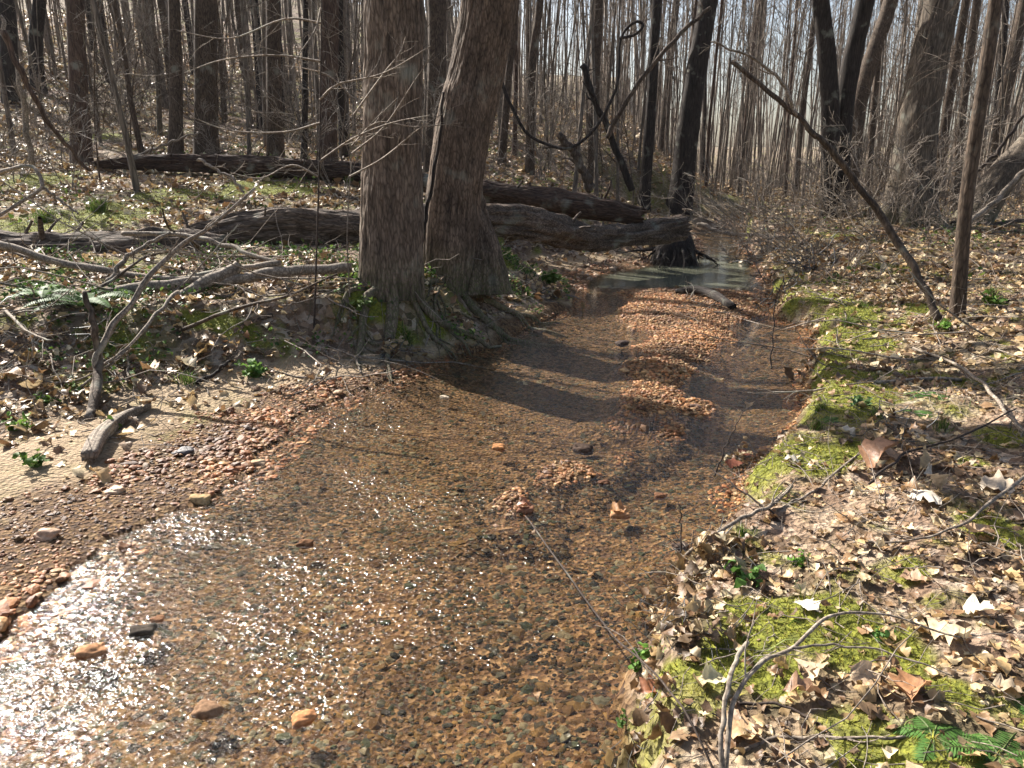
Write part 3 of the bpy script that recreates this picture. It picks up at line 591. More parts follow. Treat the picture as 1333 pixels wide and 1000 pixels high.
# templates for the background wood
def template(seed, H, r, nb, L1, lean=.02, mat=BK_BROWN, low=0):
    g = np.random.default_rng(seed); k = 14; P = np.zeros((k, 3)); d = np.array([g.normal(0, lean), g.normal(0, lean), 1.]); P[0, 2] = -.25
    for q in range(1, k): d = unit(d + np.array([g.normal(0, .022), g.normal(0, .022), .05])); P[q] = P[q - 1] + d * (H + .25) / (k - 1)
    R = r * np.linspace(1, .2, k); root = empty('tree', (0, 0, 0))
    a = Acc(); trunk_mesh(a, P, R, 9, 0, .25, seed); t = a.build('trunk', mat, root)
    a = Acc(); crown(a, P, R, .42, int(nb * .75), L1, g, (3, 2))
    if low:
        B, BR, BL = kids(P[:7][None], R[:7][None] * .15, np.array([1.4]), low, 1.3, .1, .7, 5, .2, .02, 1, g); BR = np.minimum(np.maximum(BR, .003), .008); C2, CR, CL = kids(B, BR, BL, 3, .7, .2, .5, 4, .2, .02, .7, g); tubes(a, B, BR, 3); tubes(a, C2, np.maximum(CR, .0025), 3)
    c = a.build('crown', BK_TWIG, root)
    return root, t, c
BK_MID = mat_bark('bark_mid', (.09, .075, .06), (.29, .24, .19), 1.0, .5, .015)
TM = [template(101, 19, .16, 16, 3.4, mat=BK_BROWN), template(102, 18, .13, 15, 3.0, mat=BK_DARK, low=6), template(103, 17, .10, 13, 2.4, mat=BK_MID, low=8), template(104, 15, .07, 12, 1.9, mat=BK_RED, low=8),
      template(105, 14, .055, 11, 1.6, .04, BK_MID, 10), template(106, 12, .04, 10, 1.3, .05, BK_MID, 10), template(107, 16, .09, 12, 2.2, .06, BK_BROWN, 6), template(108, 10, .03, 9, 1.1, .07, BK_GREY, 12)]
used = set()
def place(T, x, y, s, label, group, cat='tree', dark=None):
    root, *ch = T
    if id(root) not in used: used.add(id(root)); r = root; 
    else:
        r = root.copy(); COL.objects.link(r)
        for c in ch:
            d = c.copy(); COL.objects.link(d); d.parent = r
    r.location = (x, y, gz(x, y)); r.scale = (s, s, s * float(rng.uniform(.9, 1.15))); r.rotation_euler = (float(rng.normal(0, .02)), float(rng.normal(0, .02)), float(rng.uniform(0, 6.28)))
    tag(r, label, cat, group); return r
pts = []; cnt = 0; tries = 0
while cnt < 285 and tries < 20000:
    tries += 1; y = math.sqrt(rng.uniform(10.5 ** 2, 48 ** 2)); u = rng.uniform(-.80, .80); x = u * y
    if y < 17 and u > -.25 and u < .62: continue
    if rng.uniform() > (.55 + .45 * (u < .3)): continue
    if abs(x - float((xL(y) + xR(y)) / 2)) < 2.0 + .02 * y: continue
    if y < 16 and -.72 < u < -.25 and rng.uniform() < .7: continue
    if any((x - p[0]) ** 2 + (y - p[1]) ** 2 < (.55 + .012 * y) ** 2 for p in pts): continue
    if any((x - p[0]) ** 2 + (y - p[1]) ** 2 < .8 for p in NEARTREES): continue
    pp_ = x * .755 + y * .656; key = (.5 < pp_ < 9) and x < 2
    if key and rng.uniform() < .45: continue
    big = rng.uniform() < (.3 if u < -.2 else .10) and not key; i = int(rng.choice([0, 1, 2, 6])) if big else int(rng.choice([3, 4, 5, 7, 4, 5]))
    pts.append((x, y)); cnt += 1
    if y < 17: i = int(rng.choice([4, 5, 7]))
    side = 'on the left hillside' if u < -.2 else ('in the centre distance' if u < .25 else 'beyond the right bank')
    near = 'middle distance' if y < 26 else 'far back'
    th = 'stout' if big else 'thin'
    place(TM[i], x, y, float(rng.uniform(.8, 1.25)), f'{th} bare trunk among many {side}, {near}', f'{th} bare trees {side}, {near}')
# trees left of and before the frame that shade the floor, close in kind to the rest
# far wood: one mass
g = np.random.default_rng(9); a = Acc(); N = 1800; y = np.concatenate([np.sqrt(g.uniform(42 ** 2, 110 ** 2, 1000)), np.sqrt(g.uniform(24 ** 2, 46 ** 2, 800))]); u = g.uniform(-.85, .85, N); x = u * y; z = terrain(x, y)
H = g.uniform(12, 20, N) * np.where(y < 42, .6, 1); P = grow(np.stack([x, y, z - .3], 1), np.stack([g.normal(0, .04, N), g.normal(0, .04, N), np.ones(N)], 1), H, 7, .03, .05, g); R = (g.lognormal(math.log(.045), .4, N) * np.where(y < 42, .55, 1))[:, None] * np.linspace(1, .25, 7)[None]
tubes(a, P, R, 5); B, BR, BL = kids(P, R, H * .32, 6, .75, .4, .6, 4, .14, .08, .5, g); tubes(a, B, np.maximum(BR, .010), 3); C2, CR, CL = kids(B, BR, BL, 3, .6, .3, .6, 3, .2, .03, .6, g); tubes(a, C2, np.maximum(CR, .006), 3)
tag(a.build('far_woodland', BK_FAR), kind='stuff', label='distant grey mass of bare stems behind the wood', cat='woodland')

g = np.random.default_rng(19); a = Acc(); N = 4000; y = np.sqrt(g.uniform(18 ** 2, 75 ** 2, N)); u = g.uniform(-.8, .8, N); x = u * y; k = (g.uniform(0, 1, N) < np.where(u < -.15, .35, 1)) & (np.abs(x - (xL(y) + xR(y)) / 2) > np.where(y < 27, 1.6, 0)); x, y = x[k], y[k]; N = len(x)
ya = g.uniform(0, 6.28, N); P = grow(np.stack([x, y, terrain(x, y) - .05], 1), np.stack([np.cos(ya) * .5, np.sin(ya) * .5, np.ones(N)], 1), g.uniform(.6, 2.2, N), 6, .16, .02, g); R = g.uniform(.005, .012, (N, 1)) * np.linspace(1, .4, 6)[None]
tubes(a, P, R, 3); B, BR, BL = kids(P, R, np.full(N, 1.8), 4, .75, .2, .5, 5, .2, .02, .7, g); tubes(a, B, np.maximum(BR, .004), 3)
tag(a.build('undergrowth', BK_TWIG), kind='stuff', label='tangled bare undergrowth under the far trees', cat='undergrowth')

# ------------------------------------------------------------------ saplings and shrubs
def shrub_tpl(seed, H, n, name, spread=.35, sub=(5, 4), r=.012, lean=(0, 0), mat=BK_TWIG, up=.02, tw=.0042):
    g = np.random.default_rng(seed); root = empty(name, (0, 0, 0)); ya = g.uniform(0, 6.28, n)
    st = np.stack([np.cos(ya) * .08, np.sin(ya) * .08, np.full(n, -.05)], 1); d = np.stack([np.cos(ya) * spread + lean[0], np.sin(ya) * spread + lean[1], np.ones(n)], 1); L = g.uniform(.6, 1.1, n) * H
    P = grow(st, d, L, 9, .10, up, g); R = r * g.uniform(.6, 1.1, (n, 1)) * np.linspace(1, .3, 9)[None]
    a = Acc(); tubes(a, P, R, 6); s1 = a.build('stem', mat, root)
    a = Acc(); B, BR, BL = kids(P, R, L, sub[0] + 2, .75, .15, .45, 7, .16, .02, .6, g); C2, CR, CL = kids(B, BR, BL, sub[1] + 1, .7, .15, .5, 5, .2, .02, .7, g)
    tubes(a, B, np.maximum(BR, tw * 1.4), 4); tubes(a, C2, np.maximum(CR, tw), 3); s2 = a.build('twigs', mat, root)
    return root, s1, s2
SH = [shrub_tpl(201, 2.4, 4, 'bare_shrub', .4, (7, 5), .012), shrub_tpl(202, 3.4, 3, 'bare_shrub', .25, (8, 5), .014), shrub_tpl(203, 1.6, 6, 'bare_shrub', .8, (6, 5), .009), shrub_tpl(204, 2.6, 4, 'bare_shrub', .3, (8, 5), .012, (-1.4, -.3), BK_DEAD, -.03, .0036)]
SP = [shrub_tpl(211, 4.0, 1, 'sapling', .1, (14, 5), .014), shrub_tpl(212, 3.0, 1, 'sapling', .2, (12, 5), .011, mat=BK_TWIGD), shrub_tpl(213, 5.5, 1, 'sapling', .08, (18, 5), .02, mat=BK_BROWN)]
n = 0; tries = 0
while n < 75 and tries < 5000:
    tries += 1; y = rng.uniform(10.5, 30); u = rng.uniform(-.74, .74); x = u * y
    if abs(x - float((xL(y) + xR(y)) / 2)) < 2.2: continue
    if y < 13 and -.25 < u < .7: continue
    n += 1; isap = rng.uniform() < .6; side = 'on the left slope' if u < -.2 else ('in the centre behind the logs' if u < .25 else 'on the right bank')
    place(SP[int(rng.integers(3))] if isap else SH[int(rng.integers(3))], x, y, float(rng.uniform(.7, 1.2)), ('thin leafless sapling ' if isap else 'low leafless twiggy shrub ') + side, ('saplings ' if isap else 'twiggy shrubs ') + side, 'sapling' if isap else 'shrub')
for (px, py, ti, s, lb) in [(1062, 330, 3, 1.15, 'pale twiggy shrub sprawling left over the pool from the right bank'), (1100, 300, 3, 1.3, 'pale brush leaning left in front of the dark trunk cluster'),
                            (1150, 310, 3, 1.2, 'arching pale brush at the foot of the big pale trunk'), (1090, 360, 2, .7, 'low bare brush at the corner of the right bank below the moss mound'), (1000, 285, 0, 1.0, 'twiggy shrub upstream where the creek bends'), (1130, 285, 0, 1.0, 'twiggy shrub between the dark cluster and the big pale trunk'),
                            (1000, 318, 3, 1.3, 'pale arching brush at the back edge of the pool'), (1060, 350, 3, .9, 'low pale brush overhanging the right channel'), (1310, 290, 0, .9, 'twiggy shrub by the mossy leaning trunk'), (1225, 290, 2, 1.1, 'low brush just right of the big pale trunk')]:
    p = pg(px, py); r = place(SH[ti], p[0], p[1], s, lb, None, 'shrub')
    if ti == 3: r.rotation_euler = (0, 0, float(rng.normal(0.1, .3)))

# ------------------------------------------------------------------ fallen logs
def log(name, label, pts, radii, mat, cat='log', ridge=.02, sides=90, n=260, seed=3, freq=9, cap=True, group=None, parts=None):
    P = catmull(np.array(pts), n); R = np.interp(np.linspace(0, 1, n), np.linspace(0, 1, len(radii)), radii)
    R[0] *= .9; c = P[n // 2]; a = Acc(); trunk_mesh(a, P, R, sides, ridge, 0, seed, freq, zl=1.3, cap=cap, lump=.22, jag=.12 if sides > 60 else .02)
    if sides > 60:
        g = np.random.default_rng(seed); q = g.integers(n // 8, n - n // 8, 7); ya = g.uniform(.3, 2.8, 7); T = unit(np.gradient(P, axis=0))[q]; sd_ = unit(np.cross(T, [0, 0, 1.]))
        d = sd_ * np.cos(ya)[:, None] * -1 + np.array([0, 0, 1.]) * np.sin(ya)[:, None]; S_ = grow(P[q] + d * R[q][:, None] * .7, d + T * .4, g.uniform(.12, .45, 7), 7, .12, 0, g); tubes(a, S_, g.uniform(.015, .04, (7, 1)) * np.linspace(1, .55, 7)[None], 8)
    o = a.build(name, mat, loc=(c[0], c[1], c[2] - R[n // 2])); tag(o, label, cat, group); return o
def dep(px, py, y): return pw(px, py, y)
log('fallen_log', 'weathered grey log lying on the left slope, its furrowed bark facing the creek', [dep(-60, 322, 9.0), dep(60, 330, 9.1), dep(160, 330, 9.2), dep(240, 326, 9.4), dep(290, 322, 9.5)], [.2, .24, .25, .23, .16], BK_LOG, seed=3)
log('fallen_log', 'long thick log running behind the two big trunks to the root stump in the pool', [dep(215, 322, 9.9), dep(300, 302, 9.9), dep(380, 297, 10.0), dep(470, 300, 10.2), dep(560, 292, 10.6), dep(640, 288, 10.9), dep(700, 294, 11.4), dep(760, 308, 12.2), dep(820, 306, 13.0), dep(885, 296, 13.8)], [.12, .22, .27, .26, .22, .2, .22, .18, .17, .19], BK_LOG, seed=13, n=520, ridge=.04)
log('fallen_log', 'dark rotten log stretched across the slope behind, left of the big trunks', [dep(128, 214, 15.6), dep(200, 213, 15.6), dep(300, 215, 15.6), dep(400, 220, 15.4), dep(475, 228, 15.2)], [.06, .14, .17, .18, .17], BK_LOG2, seed=23)
log('fallen_log', 'reddish rotten log behind and right of the leaning trunk, pointing at the stump', [dep(535, 236, 13.4), dep(620, 248, 13.4), dep(700, 260, 13.3), dep(770, 270, 13.2), dep(832, 282, 13.2)], [.14, .17, .18, .18, .13], BK_LOG2, seed=33)
log('broken_log', 'short mossy grey broken piece of branch on the gravel below the branch pile', [pg(118, 605) + (0, 0, .05), pg(135, 575) + (0, 0, .06), pg(163, 550) + (0, 0, .05), pg(195, 533) + (0, 0, .03)], [.042, .045, .034, .015], BK_DEAD, ridge=.006, sides=40, n=60, seed=4)
log('broken_log', 'dark waterlogged branch lying on the gravel bar in mid creek', [pg(880, 382) + (0, 0, .03), pg(905, 384) + (0, 0, .07), pg(930, 391) + (0, 0, .07), pg(954, 403) + (0, 0, .03)], [.03, .05, .055, .045], BK_DARK, ridge=.004, sides=30, n=60, seed=6)
# root stump in the pool
b = pz(878, 343, 0.0); st = empty('tree_stump', b); tag(st, 'dark root stump standing in the pool under the end of the long log', 'stump')
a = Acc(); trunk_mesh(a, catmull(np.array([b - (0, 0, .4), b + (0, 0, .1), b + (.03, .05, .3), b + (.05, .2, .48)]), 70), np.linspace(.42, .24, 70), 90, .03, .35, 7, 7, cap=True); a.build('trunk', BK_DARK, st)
a = Acc(); g = np.random.default_rng(77); ya = np.linspace(0, 6.28, 14, endpoint=False); P = grow(b + np.stack([np.cos(ya) * .3, np.sin(ya) * .3, np.full(14, .3)], 1), np.stack([np.cos(ya), np.sin(ya), np.full(14, -.5)], 1), g.uniform(.4, .9, 14), 8, .2, -.06, g); R = g.uniform(.02, .05, (14, 1)) * np.linspace(1, .2, 8)[None]; tubes(a, P, R, 8)
B, BR, BL = kids(P, R, np.full(14, .6), 5, .8, .2, .6, 6, .3, -.05, .5, g); tubes(a, B, np.maximum(BR, .004), 4); a.build('roots', BK_DARK, st)
# buttress of the leaning trunk: rotten hollow stump
b = pw(634, 366, tb.location[1] - .05); bt = empty('tree_stump', b); tag(bt, 'rotten dark snag stub leaning against the right foot of the leaning trunk', 'stump')
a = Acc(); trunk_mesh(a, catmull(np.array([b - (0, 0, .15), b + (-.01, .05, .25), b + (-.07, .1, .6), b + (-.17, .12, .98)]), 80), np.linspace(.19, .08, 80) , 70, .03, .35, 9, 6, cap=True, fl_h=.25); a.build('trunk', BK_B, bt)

# ------------------------------------------------------------------ branches (each a thing)
def branch(label, pts, w0, w1, mat=BK_DEAD, name='fallen_branch', cat='branch', side=None, seed=1, n=40, sides=12, group=None):
    """pts: (px, py, y) with y None = lying on the ground"""
    W = []
    for p in pts:
        if p[2] is None: q = pg(p[0], p[1]) + np.array([0, 0, .012])
        elif p[2] < 0: q = pg(p[0], p[1]) + np.array([0, 0, -p[2]])
        else: q = pw(*p)
        W.append(q)
    P = catmull(np.array(W), n); g = np.random.default_rng(seed); dmean = P[:, 1].mean()
    P[1:-1] += np.stack([vn(np.arange(n) * .35, i_, 0, seed) for i_ in (1, 5, 9)], 1)[1:-1] * .006 * dmean / 3
    R = np.linspace(w0, w1, n) * .5 / FPX * P[:, 1] * 1.0; R = R * (1 + .12 * vn(np.arange(n) * .6, 0, 0, seed + 2))
    c = P[0]; a = Acc(); trunk_mesh(a, P, R, sides, R.mean() * .06, 0, seed, 5, cap=True)
    if side:
        nn, ln = side
        L = np.array([ln]); B, BR, BL = kids(P[None], R[None], L, nn, .7, .2, 1., 7, .15, .03, .5, g); tubes(a, B, np.maximum(BR, .0015 * dmean / 3), 5)
        C2, CR, CL = kids(B, BR, BL, 3, .7, .2, .5, 5, .2, .02, .6, g); tubes(a, C2, np.maximum(CR, .0009 * dmean / 3), 3)
    o = a.build(name, mat, loc=tuple(c)); tag(o, label, cat, group); return o
branch('leaning dead pole with bare tip, propped over the right bank beside the close slender trunk', [(1225, 421, None), (1160, 300, 7.6), (1090, 205, 7.8), (1040, 155, 7.9), (953, 80, 8.2)], 10, 5, BK_BROWN, 'dead_pole', 'pole', sides=20, n=80, seed=3)
branch('pale thin fork splitting from the upper part of the leaning dead pole', [(1038, 152, 7.9), (1020, 110, 7.9), (985, 78, 7.9), (925, 55, 7.9)], 5, 2, BK_DEAD, 'fallen_branch', seed=8, side=(3, .5))
PILE = [
 ('forked dark upright branch stuck in the gravel edge on the left', [(115, 548, None), (124, 500, 5.5), (130, 455, 5.6), (165, 400, 5.8), (225, 330, 6.1), (275, 295, 6.2), (332, 245, 6.3)], 12, 3, BK_DEAD, (5, .5)),
 ('dark stub leg of the forked branch rising from the gravel', [(118, 545, None), (128, 480, 5.55), (122, 425, 5.6), (110, 380, 5.7)], 13, 6, BK_BROWN, None),
 ('thick pale bleached branch running down left from the pile crossing', [(140, 430, 6.6), (180, 411, 6.7), (225, 392, 6.9), (265, 371, 7.1), (312, 344, 7.3)], 13, 15, BK_DEAD, None),
 ('long horizontal bleached branch ending at the foot of the straight trunk', [(458, 349, 7.45), (390, 351, 7.4), (335, 358, 7.3), (285, 366, 7.2), (220, 370, 7.1), (130, 385, 7.0), (-10, 408, 6.9)], 13, 13, BK_DEAD, None),
 ('upper bleached branch sloping from the left edge into the pile', [(-10, 315, 7.8), (80, 341, 7.7), (150, 355, 7.6), (240, 362, 7.5), (310, 350, 7.4), (365, 342, 7.35)], 10, 7, BK_DEAD, None),
 ('lower thick brown branch at the left edge under the pile', [(-10, 478, 6.4), (60, 450, 6.6), (125, 425, 6.8)], 17, 13, BK_BROWN, None),
 ('curved branch on top of the pile in front of the grey log', [(160, 304, 8.2), (230, 304, 8.1), (290, 318, 7.9), (365, 343, 7.5)], 6, 5, BK_DEAD, None),
 ('short slanting branch leaning on the grey log', [(140, 366, 7.4), (172, 330, 7.6), (222, 303, 7.9)], 7, 4, BK_DEAD, None),
 ('thin long twig arching from the gravel up to the bleached branch', [(30, 560, 5.2), (120, 490, 5.6), (165, 455, 5.8), (205, 408, 6.2), (232, 380, 6.6)], 3, 5, BK_DEAD, (4, .3)),
 ('thin drooping twig hanging from the arching twig', [(17, 508, 5.4), (60, 505, 5.5), (120, 485, 5.6), (166, 452, 5.8)], 2, 3, BK_DEAD, None),
 ('small vertical dead shoot below the bleached branch', [(166, 500, None), (167, 470, 5.9), (166, 452, 5.9)], 3, 3, BK_DEAD, None),
 ('white curved branch tip at the far left above the logs', [(-5, 228, 9.5), (25, 218, 9.4), (47, 220, 9.4), (54, 243, 9.3), (30, 262, 9.2), (-5, 285, 9.1)], 5, 4, BK_DEAD, None),
 ('short white twig forking right from the white curved branch', [(54, 244, 9.3), (75, 258, 9.3), (101, 279, 9.2)], 4, 2, BK_DEAD, None),
 ('twisted dead branch standing on the slope above the long log', [(258, 208, 10.6), (275, 215, 10.5), (300, 232, 10.4), (318, 250, 10.3)], 4, 3, BK_DEAD, (3, .5)),
 ('thin dead pole slanting down across the left slope to the reddish trunk', [(4, 40, 11.5), (40, 120, 11.6), (75, 175, 11.8), (118, 222, 12)], 7, 4, BK_RED, (3, .6)),
 ('thin crooked pole at the left edge', [(42, 215, 12.0), (30, 130, 12), (18, 75, 12), (0, 20, 12)], 7, 4, BK_DEAD, (3, .6)),
 ('dark branch resting over the rear log on the hillside', [(165, 207, 15.8), (210, 190, 15.8), (258, 172, 15.8)], 4, 2, BK_DEAD, (3, .8)),
 ('dark vine hanging down the gap beside the leaning trunk', [(577, 120, 7.95), (571, 190, 7.95), (560, 250, 7.9), (550, 300, 7.85), (544, 340, 7.8)], 3, 6, BK_DARK, None),
 ('arching black vine loop in the centre distance', [(648, 85, 14.5), (662, 135, 14.5), (690, 178, 14.5), (735, 195, 14.5), (772, 172, 14.5), (800, 120, 14.6), (810, 50, 14.8), (830, 28, 14.8), (838, 38, 14.8), (806, 50, 14.8)], 4, 3, BK_DARK, None),
 ('dark dead trunk leaning left in the centre distance behind the reddish log', [(823, 248, 15.5), (800, 190, 15.5), (775, 130, 15.5), (758, 85, 15.5)], 9, 7, BK_DARK, (4, 1.0)),
 ('second leaning dead stem crossing the first in the centre distance', [(790, 180, 15.2), (830, 110, 15.2), (880, 50, 15.3), (925, 10, 15.4)], 6, 4, BK_BROWN, (4, 1.0)),
 ('short broken leaning stem behind the reddish log', [(771, 246, 15.0), (757, 220, 15), (744, 195, 15), (728, 175, 15)], 13, 8, BK_BROWN, (3, .6)),
 ('long pale branch lying on the far bank across the bend', [(908, 293, 17.5), (950, 303, 17.0), (1000, 308, 16.5), (1060, 306, 16.0)], 6, 3, BK_DEAD, (4, 1.0)),
 ('fallen pale pole lying against the mossy leaning trunk', [(1258, 292, 12.0), (1295, 262, 12.2), (1340, 215, 12.4)], 7, 6, BK_DEAD, None),
 ('thin straight stick slanting up to the right edge of the photo', [(1262, 235, 13.0), (1300, 195, 13.0), (1340, 140, 13.0)], 4, 4, BK_TWIGD, None),
 ('fallen log piece lying on the right bank near the right edge', [(1240, 292, None), (1290, 294, None), (1345, 286, None)], 9, 8, BK_BROWN, None),
 ('grey dead branch slanting through the grass on the right bank', [(1188, 460, -.05), (1245, 488, -.07), (1285, 525, -.08), (1318, 560, -.05), (1345, 575, -.03)], 3, 6, BK_DEAD, (4, .35)),
 ('thin twig in leaves crossing the right edge below the slanting grey branch', [(1345, 625, -.06), (1290, 672, -.07), (1250, 700, -.06), (1190, 715, -.04), (1110, 712, -.02)], 5, 2.5, BK_DEAD, (3, .2)),
 ('curved pale branch tip standing up in the foreground', [(938, 1015, 1.56), (941, 950, 1.62), (948, 900, 1.7), (958, 860, 1.78), (974, 836, 1.84)], 9, 6, BK_DEAD, None),
 ('long curved branch arching across the foreground moss', [(944, 1012, 1.57), (952, 930, 1.66), (968, 885, 1.74), (1000, 858, 1.8), (1032, 842, 1.84), (1066, 812, 1.93), (1100, 797, 1.99), (1160, 803, 1.99), (1250, 830, 1.9)], 9, 2.5, BK_DEAD, (3, .2)),
 ('thin side shoot running right over the foreground moss', [(1030, 844, 1.83), (1080, 840, 1.86), (1150, 848, 1.84), (1240, 880, 1.75)], 4, 2, BK_DEAD, None),
 ('grey stick lying across the bottom right foreground', [(958, 985, None), (1010, 966, None), (1090, 965, None), (1160, 966, None), (1260, 962, None)], 8, 4, BK_DEAD, (2, .15)),
 ('dark thin stick over the bare soil in the foreground', [(960, 920, None), (1015, 922, None), (1060, 945, None), (1080, 962, None)], 5, 4, BK_TWIGD, None),
 ('thin dark stem slanting over the water with a leaf on its tip', [(935, 1012, 1.56), (905, 950, 1.66), (865, 890, 1.85), (800, 828, 2.3), (740, 750, 2.8), (684, 672, 3.64)], 4, 2, BK_TWIGD, None),
 ('root like brown branch at the water edge under the right bank', [(890, 742, -.06), (930, 715, -.07), (962, 692, -.06), (1000, 672, -.05), (1030, 640, -.03)], 6, 5, BK_DEAD, (3, .25)),
 ('dark stick poking over the water from the right bank', [(1020, 680, 3.1), (960, 635, 3.3), (918, 605, 3.5)], 3, 2, BK_TWIGD, None),
 ('brown stick along the moss at the top of the right bank', [(1010, 668, None), (1060, 640, None), (1110, 600, None), (1170, 560, None)], 4, 3, BK_DEAD, (4, .25)),
 ('thin stick slanting out of leaves toward the right edge', [(1130, 640, -.04), (1180, 610, -.09), (1250, 590, -.1), (1320, 545, -.06)], 4, 2, BK_TWIGD, (3, .2)),
 ('slim bare shoot standing in the shallow right channel', [(1004, 480, 6.3), (1006, 445, 6.4), (1009, 400, 6.5), (1020, 360, 6.6)], 2, 1, BK_TWIGD, None),
 ('bare shoot bent over the shaded water near the right bank', [(930, 620, 3.6), (945, 580, 3.65), (968, 535, 3.7)], 2.5, 1, BK_TWIGD, None),
 ('short bare shoot standing in the creek by the right bank', [(886, 720, 2.75), (886, 680, 2.8), (884, 652, 2.8)], 2.5, 1.2, BK_TWIGD, (3, .08)),
 ('charred stick in the leaves of the sandy bank below the straight trunk', [(255, 500, None), (280, 485, 5.9), (300, 470, 5.95)], 6, 4, BK_DARK, (2, .2)),
 ('crooked little root in the sand of the left bank', [(415, 445, None), (430, 468, None), (450, 480, None)], 4, 2, BK_DEAD, (2, .2)),
]
for q, (lb, pt, w0, w1, mt, sd) in enumerate(PILE): branch(lb, pt, w0, w1, mt, side=sd, seed=50 + q)
# loose sticks tangled on the left bank
def stick_tpl(seed, L, r_, mat):
    g = np.random.default_rng(seed); P = grow(np.zeros((1, 3)), np.array([[1., 0, .12]]), np.array([L]), 14, .09, 0, g); R = r_ * np.linspace(1, .4, 14)[None]
    a = Acc(); trunk_mesh(a, P[0], R[0], 8, r_ * .08, 0, seed, 5, cap=True); B, BR, BL = kids(P, R, np.array([L]), 5, .7, .2, .4, 7, .16, .03, .5, g); tubes(a, B, np.maximum(BR, .002), 5); C2, CR, CL = kids(B, BR, BL, 3, .7, .2, .5, 5, .2, 0, .6, g); tubes(a, C2, np.maximum(CR, .0014), 3)
    return a.mesh('fallen_branch', mat)
SM = [stick_tpl(1, 1.3, .014, BK_DEAD), stick_tpl(2, .9, .009, BK_DEAD), stick_tpl(3, 1.6, .018, BK_BROWN), stick_tpl(4, .7, .007, BK_TWIG)]
g = np.random.default_rng(44)
for q in range(46):
    if q < 34: x = g.uniform(-6.2, -1.9); y = g.uniform(5.9, 9.3)
    else: x = g.uniform(2.0, 6.5); y = g.uniform(4.5, 11)
    if terrain(np.array([x]), np.array([y]))[0] < .12: continue
    i_ = int(g.integers(4)); o = bpy.data.objects.new('fallen_branch', SM[i_]); COL.objects.link(o); o.location = (x, y, gz(x, y) + .03); o.rotation_euler = (float(g.uniform(0, 6.28)), float(g.normal(-.12, .15)), float(g.uniform(0, 6.28)))
    lf = q < 34; tag(o, 'loose dead stick tangled in the leaves ' + ('of the left bank around the branch pile' if lf else 'of the right bank'), 'branch', 'loose sticks on the ' + ('left bank' if lf else 'right bank'))
# close sapling with pale horizontal twigs
b = pg(408, 428); sp_ = empty('sapling', b); tag(sp_, 'thin dark upright sapling with pale sideways twigs, left of the straight trunk', 'sapling')
y0 = b[1]; P = catmull(np.array([b - (0, 0, .05), pw(412, 330, y0), pw(416, 200, y0), pw(418, 60, y0), pw(420, -120, y0)]), 40); R = np.linspace(.010, .004, 40)
a = Acc(); tubes(a, P, R, 7); a.build('stem', BK_TWIGD, sp_)
def twiggy(tpts, w, g, par, n1=7):
    a = Acc(); P = catmull(np.array(tpts), 16)[None]; R = (np.linspace(w, w * .3, 16) * .5 / FPX * P[0, :, 1])[None]
    tubes(a, P, R, 4); L = np.array([np.linalg.norm(P[0, -1] - P[0, 0])])
    B, BR, BL = kids(P, R, L, n1, .6, .15, .38, 6, .12, .03, .6, g); tubes(a, B, np.maximum(BR, .001), 3); C2, CR, CL = kids(B, BR, BL, 2, .6, .2, .45, 4, .15, .02, .7, g); tubes(a, C2, np.maximum(CR, .0008), 3)
    return a.build('side_branch', BK_DEAD, par)
g = np.random.default_rng(4)
for t in [[(417, 160), (370, 172), (300, 170), (248, 152)], [(417, 80), (360, 72), (290, 78), (240, 95)], [(418, 30), (370, 25), (300, 50), (230, 40)], [(416, 130), (440, 110), (500, 95), (560, 60)], [(416, 210), (460, 180), (510, 160), (560, 150)], [(414, 230), (380, 215), (340, 232), (300, 225)], [(418, 10), (410, 40), (390, 70), (380, 90)]]:
    twiggy([pw(x_, y_, y0 + dq) for (x_, y_), dq in zip(t, (0, -.05, -.15, -.3))], 3.0, g, sp_)
tw = empty('sapling', pg(455, 385)); tag(tw, 'small bare sapling whose pale twigs cross in front of the straight trunk', 'sapling'); b = np.array(tw.location); y0 = b[1] - .15
a = Acc(); P = catmull(np.array([b - (0, 0, .03), pw(452, 300, y0), pw(458, 200, y0), pw(462, 120, y0 - .1)]), 24); tubes(a, P, np.linspace(.007, .003, 24), 6); a.build('stem', BK_TWIG, tw)
for t in [[(458, 190), (490, 160), (540, 165), (602, 160)], [(458, 200), (500, 165), (540, 105), (565, 68)], [(460, 150), (500, 95), (520, 70), (528, 48)], [(455, 230), (500, 205), (545, 168), (590, 140)], [(462, 130), (430, 100), (400, 90), (370, 85)]]:
    twiggy([pw(x_, y_, y0 - .1) for (x_, y_) in t], 2.6, g, tw)

